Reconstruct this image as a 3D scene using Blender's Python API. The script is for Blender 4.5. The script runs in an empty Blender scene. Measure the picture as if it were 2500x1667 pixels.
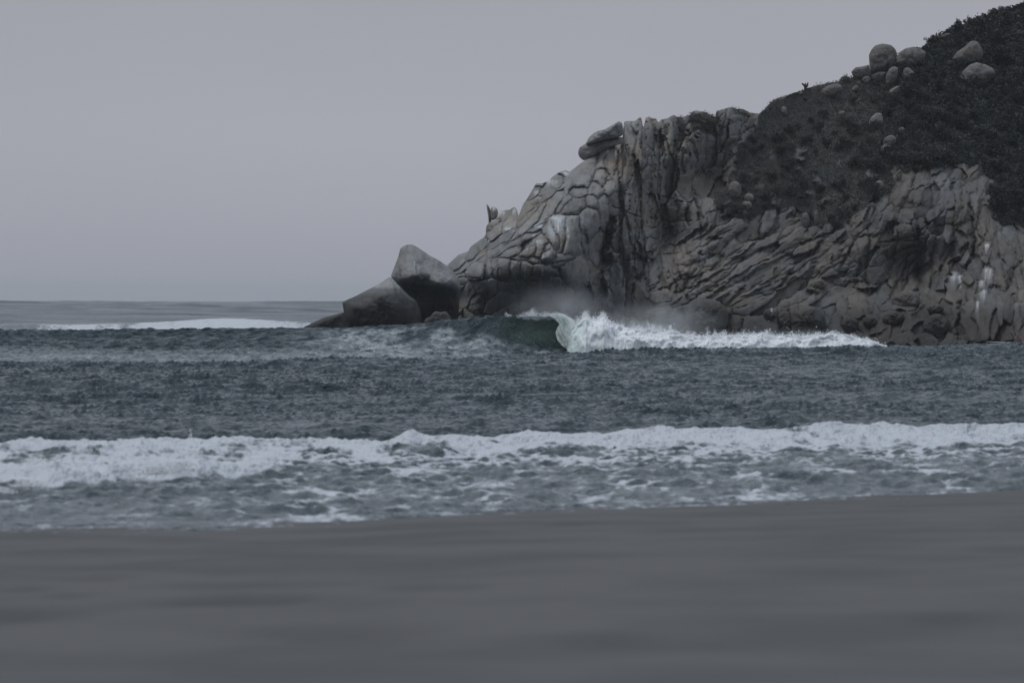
import bpy, math
import numpy as np
from mathutils import Matrix, Vector
R = math.radians
scene = bpy.context.scene
col = scene.collection
rng = np.random.default_rng(7)

# ------------------------------------------------------------------ camera
H = 3.0                      # eye height above the sea
FOC = 200 / 36 * 2500        # focal length in photo pixels
cam_d = bpy.data.cameras.new('camera'); cam = bpy.data.objects.new('camera', cam_d); col.objects.link(cam)
cam_d.lens = 200; cam_d.sensor_width = 36; cam_d.clip_start = .5; cam_d.clip_end = 120000
PITCH = math.atan((833.5 - 737) / FOC); ROLL = 0.0046
M3 = (Matrix.Rotation(math.pi / 2 - PITCH, 3, 'X') @ Matrix.Rotation(ROLL, 3, 'Z'))
cam.matrix_world = Matrix.Translation((0, 0, H)) @ M3.to_4x4()
cam_d.dof.use_dof = True; cam_d.dof.focus_distance = 300; cam_d.dof.aperture_fstop = 3.4
scene.camera = cam
MN = np.array(M3)

def P(px, py, Y):
    """point at world depth Y on the ray through photo pixel (px, py); arrays allowed"""
    px, py, Y = np.broadcast_arrays(np.asarray(px, float), np.asarray(py, float), np.asarray(Y, float))
    d = np.stack([px - 1250, 833.5 - py, np.full(px.shape, -FOC)], -1) @ MN.T
    t = Y / d[..., 1]
    return d * t[..., None] + np.array([0, 0, H])

# ------------------------------------------------------------------ light
world = bpy.data.worlds.new('World'); scene.world = world; world.use_nodes = True
nt = world.node_tree; N = nt.nodes; L = nt.links; N.clear()
wo = N.new('ShaderNodeOutputWorld'); bg = N.new('ShaderNodeBackground'); sky = N.new('ShaderNodeTexSky')
sky.sky_type = 'NISHITA'; sky.sun_disc = False; sky.sun_elevation = R(48); sky.sun_rotation = R(-115); sky.dust_density = 4
tc = N.new('ShaderNodeTexCoord'); sep = N.new('ShaderNodeSeparateXYZ'); L.new(tc.outputs['Generated'], sep.inputs[0])
rp = N.new('ShaderNodeValToRGB'); L.new(sep.outputs['Z'], rp.inputs[0])
e = rp.color_ramp.elements
e[0].position = 0; e[0].color = (.342, .348, .400, 1)
e[1].position = 1; e[1].color = (.56, .64, .73, 1)
m = e.new(.03); m.color = (.376, .383, .432, 1)
m = e.new(.06); m.color = (.340, .347, .395, 1)
m = e.new(.25); m.color = (.41, .45, .51, 1)
cl = N.new('ShaderNodeTexNoise'); cl.inputs['Scale'].default_value = 5; cl.inputs['Detail'].default_value = 3
mp = N.new('ShaderNodeMapping'); mp.inputs['Scale'].default_value = (1, 1, 3.0)
L.new(tc.outputs['Generated'], mp.inputs[0]); L.new(mp.outputs[0], cl.inputs[0])
mr = N.new('ShaderNodeMapRange'); mr.inputs['To Min'].default_value = 9.6; mr.inputs['To Max'].default_value = 11.6
L.new(cl.outputs[0], mr.inputs[0])
sc_ = N.new('ShaderNodeVectorMath'); sc_.operation = 'SCALE'; L.new(rp.outputs[0], sc_.inputs[0]); L.new(mr.outputs[0], sc_.inputs['Scale'])
my = N.new('ShaderNodeMapRange'); my.interpolation_type = 'SMOOTHSTEP'; my.inputs['From Min'].default_value = -.75; my.inputs['From Max'].default_value = .45; my.inputs['To Min'].default_value = .50; my.inputs['To Max'].default_value = 1.0
L.new(sep.outputs['Y'], my.inputs[0])
mz = N.new('ShaderNodeMapRange'); mz.inputs['From Max'].default_value = .8; L.new(sep.outputs['Z'], mz.inputs[0]); L.new(mz.outputs[0], my.inputs['To Min'])
mz.inputs['To Min'].default_value = .45; mz.inputs['To Max'].default_value = 1.0
s2_ = N.new('ShaderNodeVectorMath'); s2_.operation = 'SCALE'; L.new(sc_.outputs[0], s2_.inputs[0]); L.new(my.outputs[0], s2_.inputs['Scale']); sc_ = s2_
mx = N.new('ShaderNodeMix'); mx.data_type = 'RGBA'; mx.inputs[0].default_value = .93
L.new(sky.outputs[0], mx.inputs[6]); L.new(sc_.outputs[0], mx.inputs[7])
L.new(mx.outputs[2], bg.inputs[0]); bg.inputs[1].default_value = .1; L.new(bg.outputs[0], wo.inputs[0])
sd = bpy.data.lights.new('sun', 'SUN'); sd.energy = .8; sd.angle = R(20); sd.color = (1, .96, .92)
sun = bpy.data.objects.new('sun', sd); col.objects.link(sun)
sun.rotation_euler = Vector((-.50, -.12, 1.0)).to_track_quat('Z', 'Y').to_euler()
scene.view_settings.view_transform = 'Standard'; scene.view_settings.look = 'None'
scene.view_settings.exposure = 0; scene.view_settings.gamma = 1
scene.cycles.max_bounces = 6; scene.cycles.transparent_max_bounces = 4; scene.cycles.volume_bounces = 1

# ------------------------------------------------------------------ numpy helpers
def smooth(a, b, x): t = np.clip((x - a) / (b - a), 0, 1); return t * t * (3 - 2 * t)
def _h(ix, iy, s):
    n = (ix.astype(np.int64) * 374761393 + iy.astype(np.int64) * 668265263 + s * 974634777) & 0xffffffff
    n = ((n ^ (n >> 13)) * 1274126177) & 0xffffffff
    n = ((n ^ (n >> 16)) * 2246822519) & 0xffffffff
    return ((n ^ (n >> 15)) & 0xffffff) / 0xffffff
def vn(x, y, s=0):
    x0 = np.floor(x); y0 = np.floor(y); fx = x - x0; fy = y - y0
    ux = fx * fx * fx * (fx * (fx * 6 - 15) + 10); uy = fy * fy * fy * (fy * (fy * 6 - 15) + 10)
    def g(i, j):
        a = _h(x0 + i, y0 + j, s) * 6.2832
        return np.cos(a) * (fx - i) + np.sin(a) * (fy - j)
    return 1.5 * ((g(0, 0) * (1 - ux) + g(1, 0) * ux) * (1 - uy) + (g(0, 1) * (1 - ux) + g(1, 1) * ux) * uy)
def fbm(x, y, o=4, s=0, gain=.5, ridge=False):
    r = 0; a = 1; t = 0
    for i in range(o):
        n = vn(x, y, s + i)
        if ridge: n = 1 - 2 * np.abs(n)
        r = r + a * n; t += a; a *= gain; x = x * 2.03 + 17.1; y = y * 2.03 + 5.3
    return r / t
def cells(x, y, s=0, jit=.85):
    """returns edge distance (F2-F1) and a random id value of the nearest cell"""
    x0 = np.floor(x); y0 = np.floor(y)
    f1 = np.full(x.shape, 9.); f2 = np.full(x.shape, 9.); rid = np.zeros(x.shape); tx = np.zeros(x.shape); ty = np.zeros(x.shape)
    for i in (-1, 0, 1):
        for j in (-1, 0, 1):
            cx = x0 + i; cy = y0 + j
            dx = cx + .5 + jit * (_h(cx, cy, s) - .5) - x; dy = cy + .5 + jit * (_h(cx, cy, s + 7) - .5) - y
            d = np.sqrt(dx * dx + dy * dy); c = d < f1
            f2 = np.where(c, f1, np.minimum(f2, d)); tx = np.where(c, dx, tx); ty = np.where(c, dy, ty)
            rid = np.where(c, _h(cx, cy, s + 3), rid); f1 = np.where(c, d, f1)
    return f2 - f1, rid, tx, ty
def inpoly(px, py, poly):
    r = np.zeros(px.shape, bool); n = len(poly)
    for i in range(n):
        x1, y1 = poly[i]; x2, y2 = poly[(i + 1) % n]
        if y1 == y2: continue
        c = ((y1 > py) != (y2 > py)) & (px < (x2 - x1) * (py - y1) / (y2 - y1) + x1)
        r ^= c
    return r
def segdist(px, py, pts):
    d = np.full(px.shape, 1e9)
    for (x1, y1), (x2, y2) in zip(pts[:-1], pts[1:]):
        vx, vy = x2 - x1, y2 - y1; t = np.clip(((px - x1) * vx + (py - y1) * vy) / (vx * vx + vy * vy + 1e-9), 0, 1)
        d = np.minimum(d, np.hypot(px - x1 - t * vx, py - y1 - t * vy))
    return d
def rbf(pts, px, py, c=35., lam=0.):
    p = np.array(pts, float); X = p[:, :2]
    K = np.sqrt(((X[:, None] - X[None]) ** 2).sum(-1) + c * c); n = len(X)
    A = np.zeros((n + 1, n + 1)); A[:n, :n] = K - lam * np.eye(n); A[:n, n] = 1; A[n, :n] = 1
    w = np.linalg.solve(A, np.append(p[:, 2], 0)); out = np.full(px.shape, w[n])
    for i in range(n): out = out + w[i] * np.sqrt((px - X[i, 0]) ** 2 + (py - X[i, 1]) ** 2 + c * c)
    return out

# ------------------------------------------------------------------ object helpers
def tag(o, label=None, cat=None, group=None, kind=None):
    if label: o['label'] = label
    if cat: o['category'] = cat
    if group: o['group'] = group
    if kind: o['kind'] = kind
    return o
def link(name, me, parent=None, mat=None):
    o = bpy.data.objects.new(name, me); col.objects.link(o)
    if parent: o.parent = parent
    if mat and me: me.materials.clear(); me.materials.append(mat)
    return o
def mesh(name, V, F, mat=None, parent=None, smooth_=True, colr=None, attrs=None):
    V = np.asarray(V, np.float32).reshape(-1, 3); F = np.asarray(F, np.int32); k = F.shape[1]
    me = bpy.data.meshes.new(name)
    me.vertices.add(len(V)); me.vertices.foreach_set('co', V.ravel())
    me.loops.add(F.size); me.loops.foreach_set('vertex_index', F.ravel())
    me.polygons.add(len(F)); me.polygons.foreach_set('loop_start', np.arange(0, F.size, k, dtype=np.int32))
    me.polygons.foreach_set('use_smooth', np.full(len(F), smooth_))
    if colr is not None:
        a = me.color_attributes.new('Col', 'FLOAT_COLOR', 'POINT')
        c = np.ones((len(V), 4), np.float32); c[:, :3] = np.asarray(colr).reshape(-1, 3); a.data.foreach_set('color', c.ravel())
    for nme, val in (attrs or {}).items():
        a = me.attributes.new(nme, 'FLOAT', 'POINT'); a.data.foreach_set('value', np.asarray(val, np.float32).ravel())
    me.update(calc_edges=True); me.validate()
    return link(name, me, parent, mat)
def gridfaces(nr, nc, flip=False):
    i = np.arange(nr - 1)[:, None] * nc + np.arange(nc - 1)[None]
    f = np.stack([i, i + 1, i + nc + 1, i + nc], -1).reshape(-1, 4)
    return f[:, ::-1] if flip else f

# ------------------------------------------------------------------ materials
def newmat(name):
    m = bpy.data.materials.new(name); m.use_nodes = True
    return m, m.node_tree.nodes, m.node_tree.links, m.node_tree.nodes['Principled BSDF']
def vcmat(name, rough=.85, bump=.4, bscale=6, bdist=.05, var=.35, vscale=3, spec=.3):
    """vertex colour times fine procedural mottling, with procedural bump"""
    m, n, l, b = newmat(name)
    a = n.new('ShaderNodeAttribute'); a.attribute_name = 'Col'
    g = n.new('ShaderNodeNewGeometry')
    t = n.new('ShaderNodeTexNoise'); t.inputs['Scale'].default_value = vscale; t.inputs['Detail'].default_value = 8; t.inputs['Roughness'].default_value = .65
    l.new(g.outputs['Position'], t.inputs['Vector'])
    r = n.new('ShaderNodeMapRange'); r.inputs['From Min'].default_value = .25; r.inputs['From Max'].default_value = .75
    r.inputs['To Min'].default_value = 1 - var; r.inputs['To Max'].default_value = 1 + var; l.new(t.outputs[0], r.inputs[0])
    s = n.new('ShaderNodeVectorMath'); s.operation = 'SCALE'; l.new(a.outputs['Color'], s.inputs[0]); l.new(r.outputs[0], s.inputs['Scale'])
    l.new(s.outputs[0], b.inputs['Base Color'])
    t2 = n.new('ShaderNodeTexNoise'); t2.inputs['Scale'].default_value = bscale; t2.inputs['Detail'].default_value = 10; t2.inputs['Roughness'].default_value = .7
    l.new(g.outputs['Position'], t2.inputs['Vector'])
    bp = n.new('ShaderNodeBump'); bp.inputs['Strength'].default_value = bump; bp.inputs['Distance'].default_value = bdist
    l.new(t2.outputs[0], bp.inputs['Height']); l.new(bp.outputs[0], b.inputs['Normal'])
    b.inputs['Roughness'].default_value = rough; b.inputs['Specular IOR Level'].default_value = spec
    return m
MROCK = vcmat('granite', .8, .7, 3.5, .12, .22, 2.2)
MLEAF = vcmat('leaves', .7, 0.0, 5, .01, .25, 1.2, .15)
MFOAM = vcmat('foam_white', .95, .35, 9, .05, .06, 6, .1)
MSKIN = vcmat('skin', .6, 0, 5, .01, .05, 5)
MBOARD = vcmat('board_white', .4, 0, 5, .01, .03, 5)

# water: dark reflective sea, lacy foam by attribute, green painted in for light glowing through the thin wave wall
MSEA, n, l, b = newmat('sea_water')
g = n.new('ShaderNodeNewGeometry')
af = n.new('ShaderNodeAttribute'); af.attribute_name = 'foam'
ag = n.new('ShaderNodeAttribute'); ag.attribute_name = 'green'
def nz(scale, det, vec3, rough=.6):
    mpp = n.new('ShaderNodeMapping'); mpp.inputs['Scale'].default_value = vec3; l.new(g.outputs['Position'], mpp.inputs[0])
    t = n.new('ShaderNodeTexNoise'); t.inputs['Scale'].default_value = scale; t.inputs['Detail'].default_value = det; t.inputs['Roughness'].default_value = rough
    l.new(mpp.outputs[0], t.inputs[0]); return t
fn = nz(3.5, 7, (1, .45, 1), .7)
def math_(op, a, bb, cl_=False):
    q = n.new('ShaderNodeMath'); q.operation = op; q.use_clamp = cl_
    for i, v in enumerate((a, bb)):
        if v is None: continue
        if isinstance(v, (int, float)): q.inputs[i].default_value = v
        else: l.new(v, q.inputs[i])
    return q.outputs[0]
ff = math_('ADD', af.outputs['Fac'], math_('MULTIPLY', math_('SUBTRACT', fn.outputs[0], .5), 1.5))
fr = n.new('ShaderNodeMapRange'); fr.interpolation_type = 'SMOOTHSTEP'; fr.inputs['From Min'].default_value = .36; fr.inputs['From Max'].default_value = .72
l.new(ff, fr.inputs[0])
fac = fr.outputs[0]
mxg = n.new('ShaderNodeMix'); mxg.data_type = 'RGBA'; mxg.inputs[6].default_value = (.010, .026, .036, 1); mxg.inputs[7].default_value = (.135, .195, .165, 1)
l.new(ag.outputs['Fac'], mxg.inputs[0])
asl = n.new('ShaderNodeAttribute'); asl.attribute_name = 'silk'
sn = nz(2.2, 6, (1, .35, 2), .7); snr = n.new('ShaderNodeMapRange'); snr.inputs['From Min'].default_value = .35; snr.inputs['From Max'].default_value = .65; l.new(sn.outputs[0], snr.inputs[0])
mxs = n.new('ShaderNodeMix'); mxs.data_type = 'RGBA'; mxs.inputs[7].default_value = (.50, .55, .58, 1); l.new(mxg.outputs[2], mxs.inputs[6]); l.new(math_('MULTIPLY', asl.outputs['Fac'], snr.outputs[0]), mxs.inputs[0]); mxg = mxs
mxf = n.new('ShaderNodeMix'); mxf.data_type = 'RGBA'; mxf.inputs[7].default_value = (.56, .59, .64, 1)
l.new(mxg.outputs[2], mxf.inputs[6]); l.new(fac, mxf.inputs[0]); l.new(mxf.outputs[2], b.inputs['Base Color'])
rr = n.new('ShaderNodeMapRange'); rr.inputs['To Min'].default_value = .16; rr.inputs['To Max'].default_value = .9; l.new(fac, rr.inputs[0]); l.new(rr.outputs[0], b.inputs['Roughness'])
b.inputs['IOR'].default_value = 1.333
w1 = nz(2.6, 6, (1, .7, 1), .62); bp1 = n.new('ShaderNodeBump'); bp1.inputs['Strength'].default_value = 1; bp1.inputs['Distance'].default_value = .11
l.new(w1.outputs[0], bp1.inputs['Height'])
w2 = nz(.16, 7, (.8, .35, 1), .68); bp2 = n.new('ShaderNodeBump'); bp2.inputs['Strength'].default_value = 1; bp2.inputs['Distance'].default_value = 1.5
l.new(w2.outputs[0], bp2.inputs['Height']); l.new(bp1.outputs[0], bp2.inputs['Normal']); l.new(bp2.outputs[0], b.inputs['Normal'])

# ------------------------------------------------------------------ sea
def fft_tile(Nn, Ln, lmin, lmax, wind, power, seed, chop=1.0):
    r = np.random.default_rng(seed)
    k = np.fft.fftfreq(Nn, Ln / Nn) * 2 * np.pi; kx, ky = np.meshgrid(k, k); kk = np.hypot(kx, ky) + 1e-9
    wx, wy = math.cos(wind), math.sin(wind); c = (kx * wx + ky * wy) / kk
    A = kk ** (-power) * ((.05 if lmax < 5 else .01) + np.clip(np.abs(c), 0, 1) ** (7 if lmax < 5 else 12)) * np.exp(-(kk * lmin / 6.283) ** 2) * np.exp(-(6.283 / lmax / kk) ** 4)
    Z = (r.normal(size=(Nn, Nn)) + 1j * r.normal(size=(Nn, Nn))) * A
    h = np.fft.ifft2(Z); s = h.real.std()
    dx = np.fft.ifft2(1j * kx / kk * Z).real / s; dy = np.fft.ifft2(1j * ky / kk * Z).real / s
    return h.real / s, dx, dy
def sample(tile, Ln, X, Y):
    Nn = tile[0].shape[0]; u = (X / Ln % 1) * Nn; v = (Y / Ln % 1) * Nn
    i = u.astype(int) % Nn; j = v.astype(int) % Nn; fu = u - np.floor(u); fv = v - np.floor(v); i1 = (i + 1) % Nn; j1 = (j + 1) % Nn
    return [t[j, i] * (1 - fu) * (1 - fv) + t[j, i1] * fu * (1 - fv) + t[j1, i] * (1 - fu) * fv + t[j1, i1] * fu * fv for t in tile]
T1 = fft_tile(640, 37., .14, 1.7, R(-66), 1.3, 3)
T3 = fft_tile(900, 1400., 5.5, 60., R(-84), 2.0, 9)
T2 = fft_tile(320, 151., 3.0, 24., R(-84), 2.1, 5)

ip = lambda x, t: np.interp(x, [a[0] for a in t], [a[1] for a in t])
YW = 300.0                                   # distance of the breaking wave
pxX = lambda px, D: (px - 1250) / FOC * D
hor = lambda px: 737 + .0046 * (px - 1250)
WC = [(-900, .7), (-300, 1.1), (0, 1.34), (200, 1.40), (400, 1.50), (700, 1.66), (830, 1.63), (1000, 1.78), (1100, 2.0), (1180, 2.18), (1260, 2.27), (1340, 2.28), (1400, 2.1),
      (1500, 1.5), (1900, .9), (2170, .5), (2400, .3), (3200, .3)]   # crest height against photo column
WF = [(-900, 9), (0, 8), (600, 7), (800, 6), (1000, 4.6), (1100, 3.2), (1200, 1.9), (1280, 1.25), (1340, .95), (1420, 1.0), (1500, 2), (3200, 4)]   # length of the front face
FS = [(-30, 205, .55), (-18.9, 210, .6), (-11.6, 215, .576), (-4.1, 228, .77), (4.3, 240, .94), (13.4, 248, 1.0), (19, 252, 1.1), (23, 255, 1.25), (35, 258, 1.3)]
BORE = [(-16, 103), (-9.5, 105), (-5.6, 108), (-2, 115), (2, 117), (4, 118), (7, 119), (11, 120), (16, 122)]
SHORE = [(-14, 75), (-6.8, 75.5), (-4, 75.8), (-2, 78), (0, 82), (1.5, 84), (4.7, 88), (8.2, 91.6), (14, 97)]
SB = [(-14, 86), (-7, 88), (-6, 91), (-5, 91.5), (-4.6, 93), (-3.8, 95), (-3, 96)]          # little shore breaker on the left

def sea_height(X, Y):
    px = X / np.maximum(Y, 1) * FOC + 1250
    pxw = X / YW * FOC + 1250
    # breaking wave, crest at YW
    zc = ip(pxw, WC); wf = ip(pxw, WF); d = Y - YW + .12 * vn(X * .35, Y * 0, 11)
    front = np.exp(-np.clip(-d, 0, None) / wf * (1 + .0 * d)) ; front = np.where(d < 0, 1.16 * front - .16 * np.exp(-np.clip(-d, 0, None) / (wf * 3)), 1)
    front = np.where(-d < .35, front + 0 * d, front)
    back = np.exp(-(np.clip(d, 0, None) / 7.) ** 2)
    z = np.where(d < 0, zc * front, (zc + .1) * back - .1)
    # dark swell in front of it
    yf = ip(X, [(a, b_) for a, b_, c in FS]); zf = ip(X, [(a, c) for a, b_, c in FS]) - .22; d = Y - yf
    s2 = np.where(d < 0, np.exp(-(d / 25.) ** 2), np.exp(-(d / 13.) ** 2))
    z = np.maximum(z * smooth(-2, 10, Y - yf), 0) + (zf + .25) * s2 - .25 * np.exp(-(np.clip(Y - yf + 28, -99, 99) / 40.) ** 2)
    # small swell between
    z = z + .26 * np.exp(-((Y - 172 - X * .3) / 7.) ** 2) + .15 * np.exp(-((Y - 200 - X * .8) / 6.) ** 2) + .06 * np.exp(-((Y - 138 + X * .3) / 5.) ** 2)
    # bore of foam running in
    yb = ip(X, BORE) + 1.2 * vn(X * .5, X * 0, 31); d = Y - yb
    zb = .30 + .05 * vn(X * .8, X * 0, 33) + .17 * np.exp(-((X + 2.05) / .20) ** 2) + .04 * np.exp(-((X - 3.1) / .2) ** 2)
    z = z + zb * np.where(d < 0, np.exp(d / 9.), np.exp(-(d / 1.0) ** 2))
    # shore breaker on the left
    ys = ip(X, SB); d = Y - ys - .5 * vn(X * 1.3, X * 0, 41); on = smooth(-3.6, -5.2, X)
    z = z + on * (.27 + .10 * vn(X * 1.6, X * 0, 43)) * np.where(d < 0, np.exp(-(d / .9) ** 2), np.exp(-(d / 4.5) ** 2))
    # far whitewater line beyond the point
    d = Y - 520 - 3 * vn(X * .05, X * 0, 51); on = smooth(-60, -44, X) * smooth(-9, -20, X)
    zf2 = .78 + .50 * np.exp(-((X + 26) / 6) ** 2) + .15 * vn(X * .12, X * 0, 53)
    z = z + on * zf2 * np.where(d < 0, np.exp(-(d / 12.) ** 2), np.exp(-(d / 9.) ** 2))
    return z
def foam_at(X, Y, zslope):
    pxw = X / YW * FOC + 1250
    yb = ip(X, BORE) + 1.2 * vn(X * .5, X * 0, 31); ysh = ip(X, SHORE)
    q = (Y - ysh) / (yb - ysh)
    f = ip(q, [(-9, 0), (-.02, .5), (.05, .46), (.3, .46), (.45, .52), (.55, .60), (.66, .72), (.9, .84), (1.0, .96), (1.01, .9), (1.035, .1), (2, 0)])
    right = smooth(6, 9, X)
    f = f + np.where((q > 0) & (q < 1.02), .75 * fbm(X * .9, Y * .2, 4, 71, .62) - .12 * right * smooth(.9, .5, q), 0)
    f = f - 2.2 * np.clip(zslope - .08, 0, .2) * smooth(1.02, .6, q) * (q < 1.02)
    # shore breaker
    ys = ip(X, SB); d = Y - ys; on = smooth(-3.4, -4.4, X)
    f = np.maximum(f, on * 1.1 * smooth(-1.6, -.4, d) * smooth(9, 1, d))
    f = np.where((d < -1.3) & (X < -3.6), f * .82, f)
    # far whitewater
    on = smooth(-58, -46, X) * smooth(-9, -14, X); d = Y - 520
    f = np.maximum(f, on * (.66 + .75 * fbm(X * .3, Y * .04, 4, 73, .6) + .25 * np.exp(-((X + 26) / 8) ** 2)) * smooth(-34, -16, d) * smooth(14, 4, d))
    # streaks up the shoulder of the breaking wave
    d = Y - YW; band = smooth(700, 950, pxw) * smooth(1290, 1150, pxw) * smooth(-14, -6, d) * smooth(-.6, -3.0, d)
    f = np.maximum(f, band * (.16 + .5 * fbm(pxw * .012 - d * .35, d * 1.3 + pxw * .03, 4, 75)))
    band = smooth(-200, 300, pxw) * smooth(950, 700, pxw) * smooth(-26, -14, d) * smooth(-3, -8, d)
    f = np.maximum(f, band * (.16 + .5 * fbm(pxw * .01, d * .8, 4, 76)))
    # foam round the foot of the whitewater and along the thin crest
    f = np.maximum(f, .75 * smooth(1235, 1275, pxw) * smooth(1400, 1360, pxw) * smooth(-.16, -.02, d) * smooth(.5, .1, d))
    f = np.maximum(f, smooth(1385, 1415, pxw) * smooth(2300, 2180, pxw) * smooth(-7, -3, d) * smooth(12, 4, d))
    f = np.maximum(f, .62 * smooth(2050, 2200, pxw) * smooth(0, 3, d) * smooth(45, 30, d))
    return f
ncol = 900
rows = [np.arange(70, 135, .15), np.arange(135, 262, .19), np.arange(262, 293, .35), np.arange(293, 298, .12), np.arange(298, 300.6, .03), np.arange(300.6, 306, .2), np.arange(306, 345, .5)]
y = 345.; far = []
while y < 20000: far.append(y); y += y * .006 if y < 640 else (4.2 if y < 2200 else (9 if y < 5000 else y * .04))
Yr = np.concatenate(rows + [np.array(far)])
th = np.concatenate([np.linspace(-.9, -.128, 50), np.linspace(-.125, .125, ncol), np.linspace(.128, .9, 50)]); ncol = len(th)
X, Y = np.meshgrid(th, Yr); X = X * Y
ysh = ip(X, SHORE)
shallow = smooth(0, 22, Y - ysh) * .55 + .45
a1 = .042 * (1 - .2 * smooth(0, 14, Y - ysh) * smooth(4, -4, Y - ip(X, BORE))) * shallow * smooth(600, 330, Y); a2 = .082 * (.35 + .65 * smooth(128, 165, Y)) * shallow * smooth(78, 100, Y) * smooth(5000, 400, Y) + 0.02
Xr, Yr2 = X * .96 + Y * .28, Y * .96 - X * .28
s1 = sample(T1, 37., Xr, Yr2); s2 = sample(T2, 151., X, Y)
pxw = X / YW * FOC + 1250
calm = 1 - .75 * smooth(1150, 1250, pxw) * smooth(1480, 1420, pxw) * smooth(3.2, .5, np.abs(Y - YW + .7))
mid = (1 + .65 * fbm(X * .035 + Y * .01, Y * .055, 3, 66)) * (1 + .35 * smooth(140, 170, Y) * smooth(262, 240, Y))
Z0 = sea_height(X, Y)
s3 = sample(T3, 1400., X + .3 * Y, Y)[0] * .75 * smooth(560, 1000, Y)
zz = Z0 + s3 + (a1 * mid * s1[0] + a2 * s2[0]) * calm
nearb = smooth(0, 4, Y - ysh) * smooth(2, -3, Y - ip(X, BORE))
zz = zz + nearb * .12 * fbm(X * .8 + .2 * Y, Y * .42, 3, 81, .45, ridge=True) + nearb * .05 * fbm(X * .5, Y * .35, 2, 83)
# chop sharpening, and the face of the breaking wave leans forward into a hollow
XX = X + (s1[1] * a1 * .55 + s2[1] * a2 * .8) * calm; YY = Y + (s1[2] * a1 * .55 + s2[2] * a2 * .8) * calm
hollow = smooth(1180, 1300, pxw) * smooth(1480, 1420, pxw)
tz = np.clip(Z0 / 2.3, 0, 1); dW = Y - YW
YY = YY + np.where((dW < .3) & (dW > -8), hollow * (.9 * np.sin(np.clip(tz, 0, 1) * math.pi) ** 1.3 * smooth(.3, -.05, dW)), 0)
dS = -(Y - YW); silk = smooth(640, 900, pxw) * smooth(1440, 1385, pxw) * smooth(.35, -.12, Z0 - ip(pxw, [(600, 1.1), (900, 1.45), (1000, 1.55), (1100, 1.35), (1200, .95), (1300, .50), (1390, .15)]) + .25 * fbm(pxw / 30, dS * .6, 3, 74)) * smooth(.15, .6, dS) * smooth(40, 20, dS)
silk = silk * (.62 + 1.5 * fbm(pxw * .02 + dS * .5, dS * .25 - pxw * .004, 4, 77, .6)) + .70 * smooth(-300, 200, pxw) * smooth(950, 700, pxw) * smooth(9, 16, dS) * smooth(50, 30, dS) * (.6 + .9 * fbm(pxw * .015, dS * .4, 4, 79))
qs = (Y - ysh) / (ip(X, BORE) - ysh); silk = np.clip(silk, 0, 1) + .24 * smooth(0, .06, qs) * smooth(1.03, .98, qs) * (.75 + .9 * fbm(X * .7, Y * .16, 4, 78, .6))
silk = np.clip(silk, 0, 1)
sl = np.gradient(zz, axis=0) / np.gradient(Yr)[:, None]
fo = foam_at(X, Y, sl)
u_ = (pxw - 1330) / 50; v_ = (Z0 - 1.75) / .5
gr = np.clip(1.25 * np.exp(-u_ ** 2 - v_ ** 2), 0, 1) * smooth(.4, -.1, dW) * smooth(-6, -3, dW) + .42 * smooth(1150, 1310, pxw) * smooth(1460, 1400, pxw) * smooth(.5, 1.3, Z0) * (np.abs(dW) < 4)
Fs = gridfaces(len(Yr), ncol)
# the breaking wave is its own object, cut out of the sheet
q = Fs[:, 0]; dq = dW.ravel()[q]; pq = pxw.ravel()[q]
isw = (dq > -9) & (dq < 6) & (pq > 330 + 20 * vn(dq * .5, dq * 0, 9)) & (pq < 2200)
VV = np.stack([XX, YY, zz], -1).reshape(-1, 3)
def submesh(name, sel, mat):
    F = Fs[sel]; ids = np.unique(F); mp_ = np.full(len(VV), -1, np.int32); mp_[ids] = np.arange(len(ids), dtype=np.int32)
    return mesh(name, VV[ids], mp_[F], mat, attrs={'foam': fo.ravel()[ids], 'green': np.clip(gr, 0, 1).ravel()[ids], 'silk': silk.ravel()[ids]})
sea = tag(submesh('sea', ~isw, MSEA), kind='structure')
wave = tag(submesh('breaking_wave', isw, MSEA), 'green hollow wave curling over in front of the rocky headland', 'wave')

# ------------------------------------------------------------------ beach
bx = np.concatenate([np.linspace(-90, -17, 40), np.linspace(-16, 16, 420), np.linspace(17, 90, 40)]); by = np.concatenate([np.arange(-20, 2, 1.), np.arange(2, 60, .22), np.arange(60, 103, .12)])
BX, BY = np.meshgrid(bx, by)
sh = ip(BX, SHORE)
bz = np.where(BY < sh, (sh - BY) * .0085 * smooth(-6, 14, sh - BY) + (sh - BY) * .012, (sh - BY) * .06)
bz = bz + .018 * fbm(BX * .35, BY * .05, 2, 97) * smooth(12, 2, np.abs(sh - BY)) + (.010 * fbm(BX * .45, BY * .33, 3, 91) + .012 * fbm(BX * 2.2, BY * 2.2, 3, 95)) * smooth(0, 4, sh - BY)
pits = [(1390, 1278, .30), (1030, 1436, .32), (1130, 1440, .2), (240, 1390, .3), (60, 1416, .22), (165, 1436, .22), (465, 1458, .3), (570, 1452, .35), (680, 1458, .3), (20, 1488, .45), (2480, 1372, .35), (800, 1548, .5), (930, 1556, .4), (2300, 1560, .3), (1500, 1600, .3)]
for (px, py, r) in pits:      # hollows and footprints in the sand
    D = 20500 / (py - 737 - 250); gx = pxX(px, D)
    bz = bz - .05 * np.exp(-((BX - gx) / r) ** 2 - ((BY - D) / (r * 2.2)) ** 2) + .02 * np.exp(-((BX - gx) / (r * 1.4)) ** 2 - ((BY - D - r * 3) / (r * 1.6)) ** 2)
shade_damp = np.zeros(BX.shape)
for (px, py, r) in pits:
    D = 20500 / (py - 737 - 250); shade_damp = np.maximum(shade_damp, np.exp(-((BX - pxX(px, D)) / (r * 1.1)) ** 2 - ((BY - D) / (r * 2.4)) ** 2))  # shade of the hollows, painted into the sand colour
shade_damp = np.maximum(shade_damp, .35 * smooth(2.0, .0, sh - BY))
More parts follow.
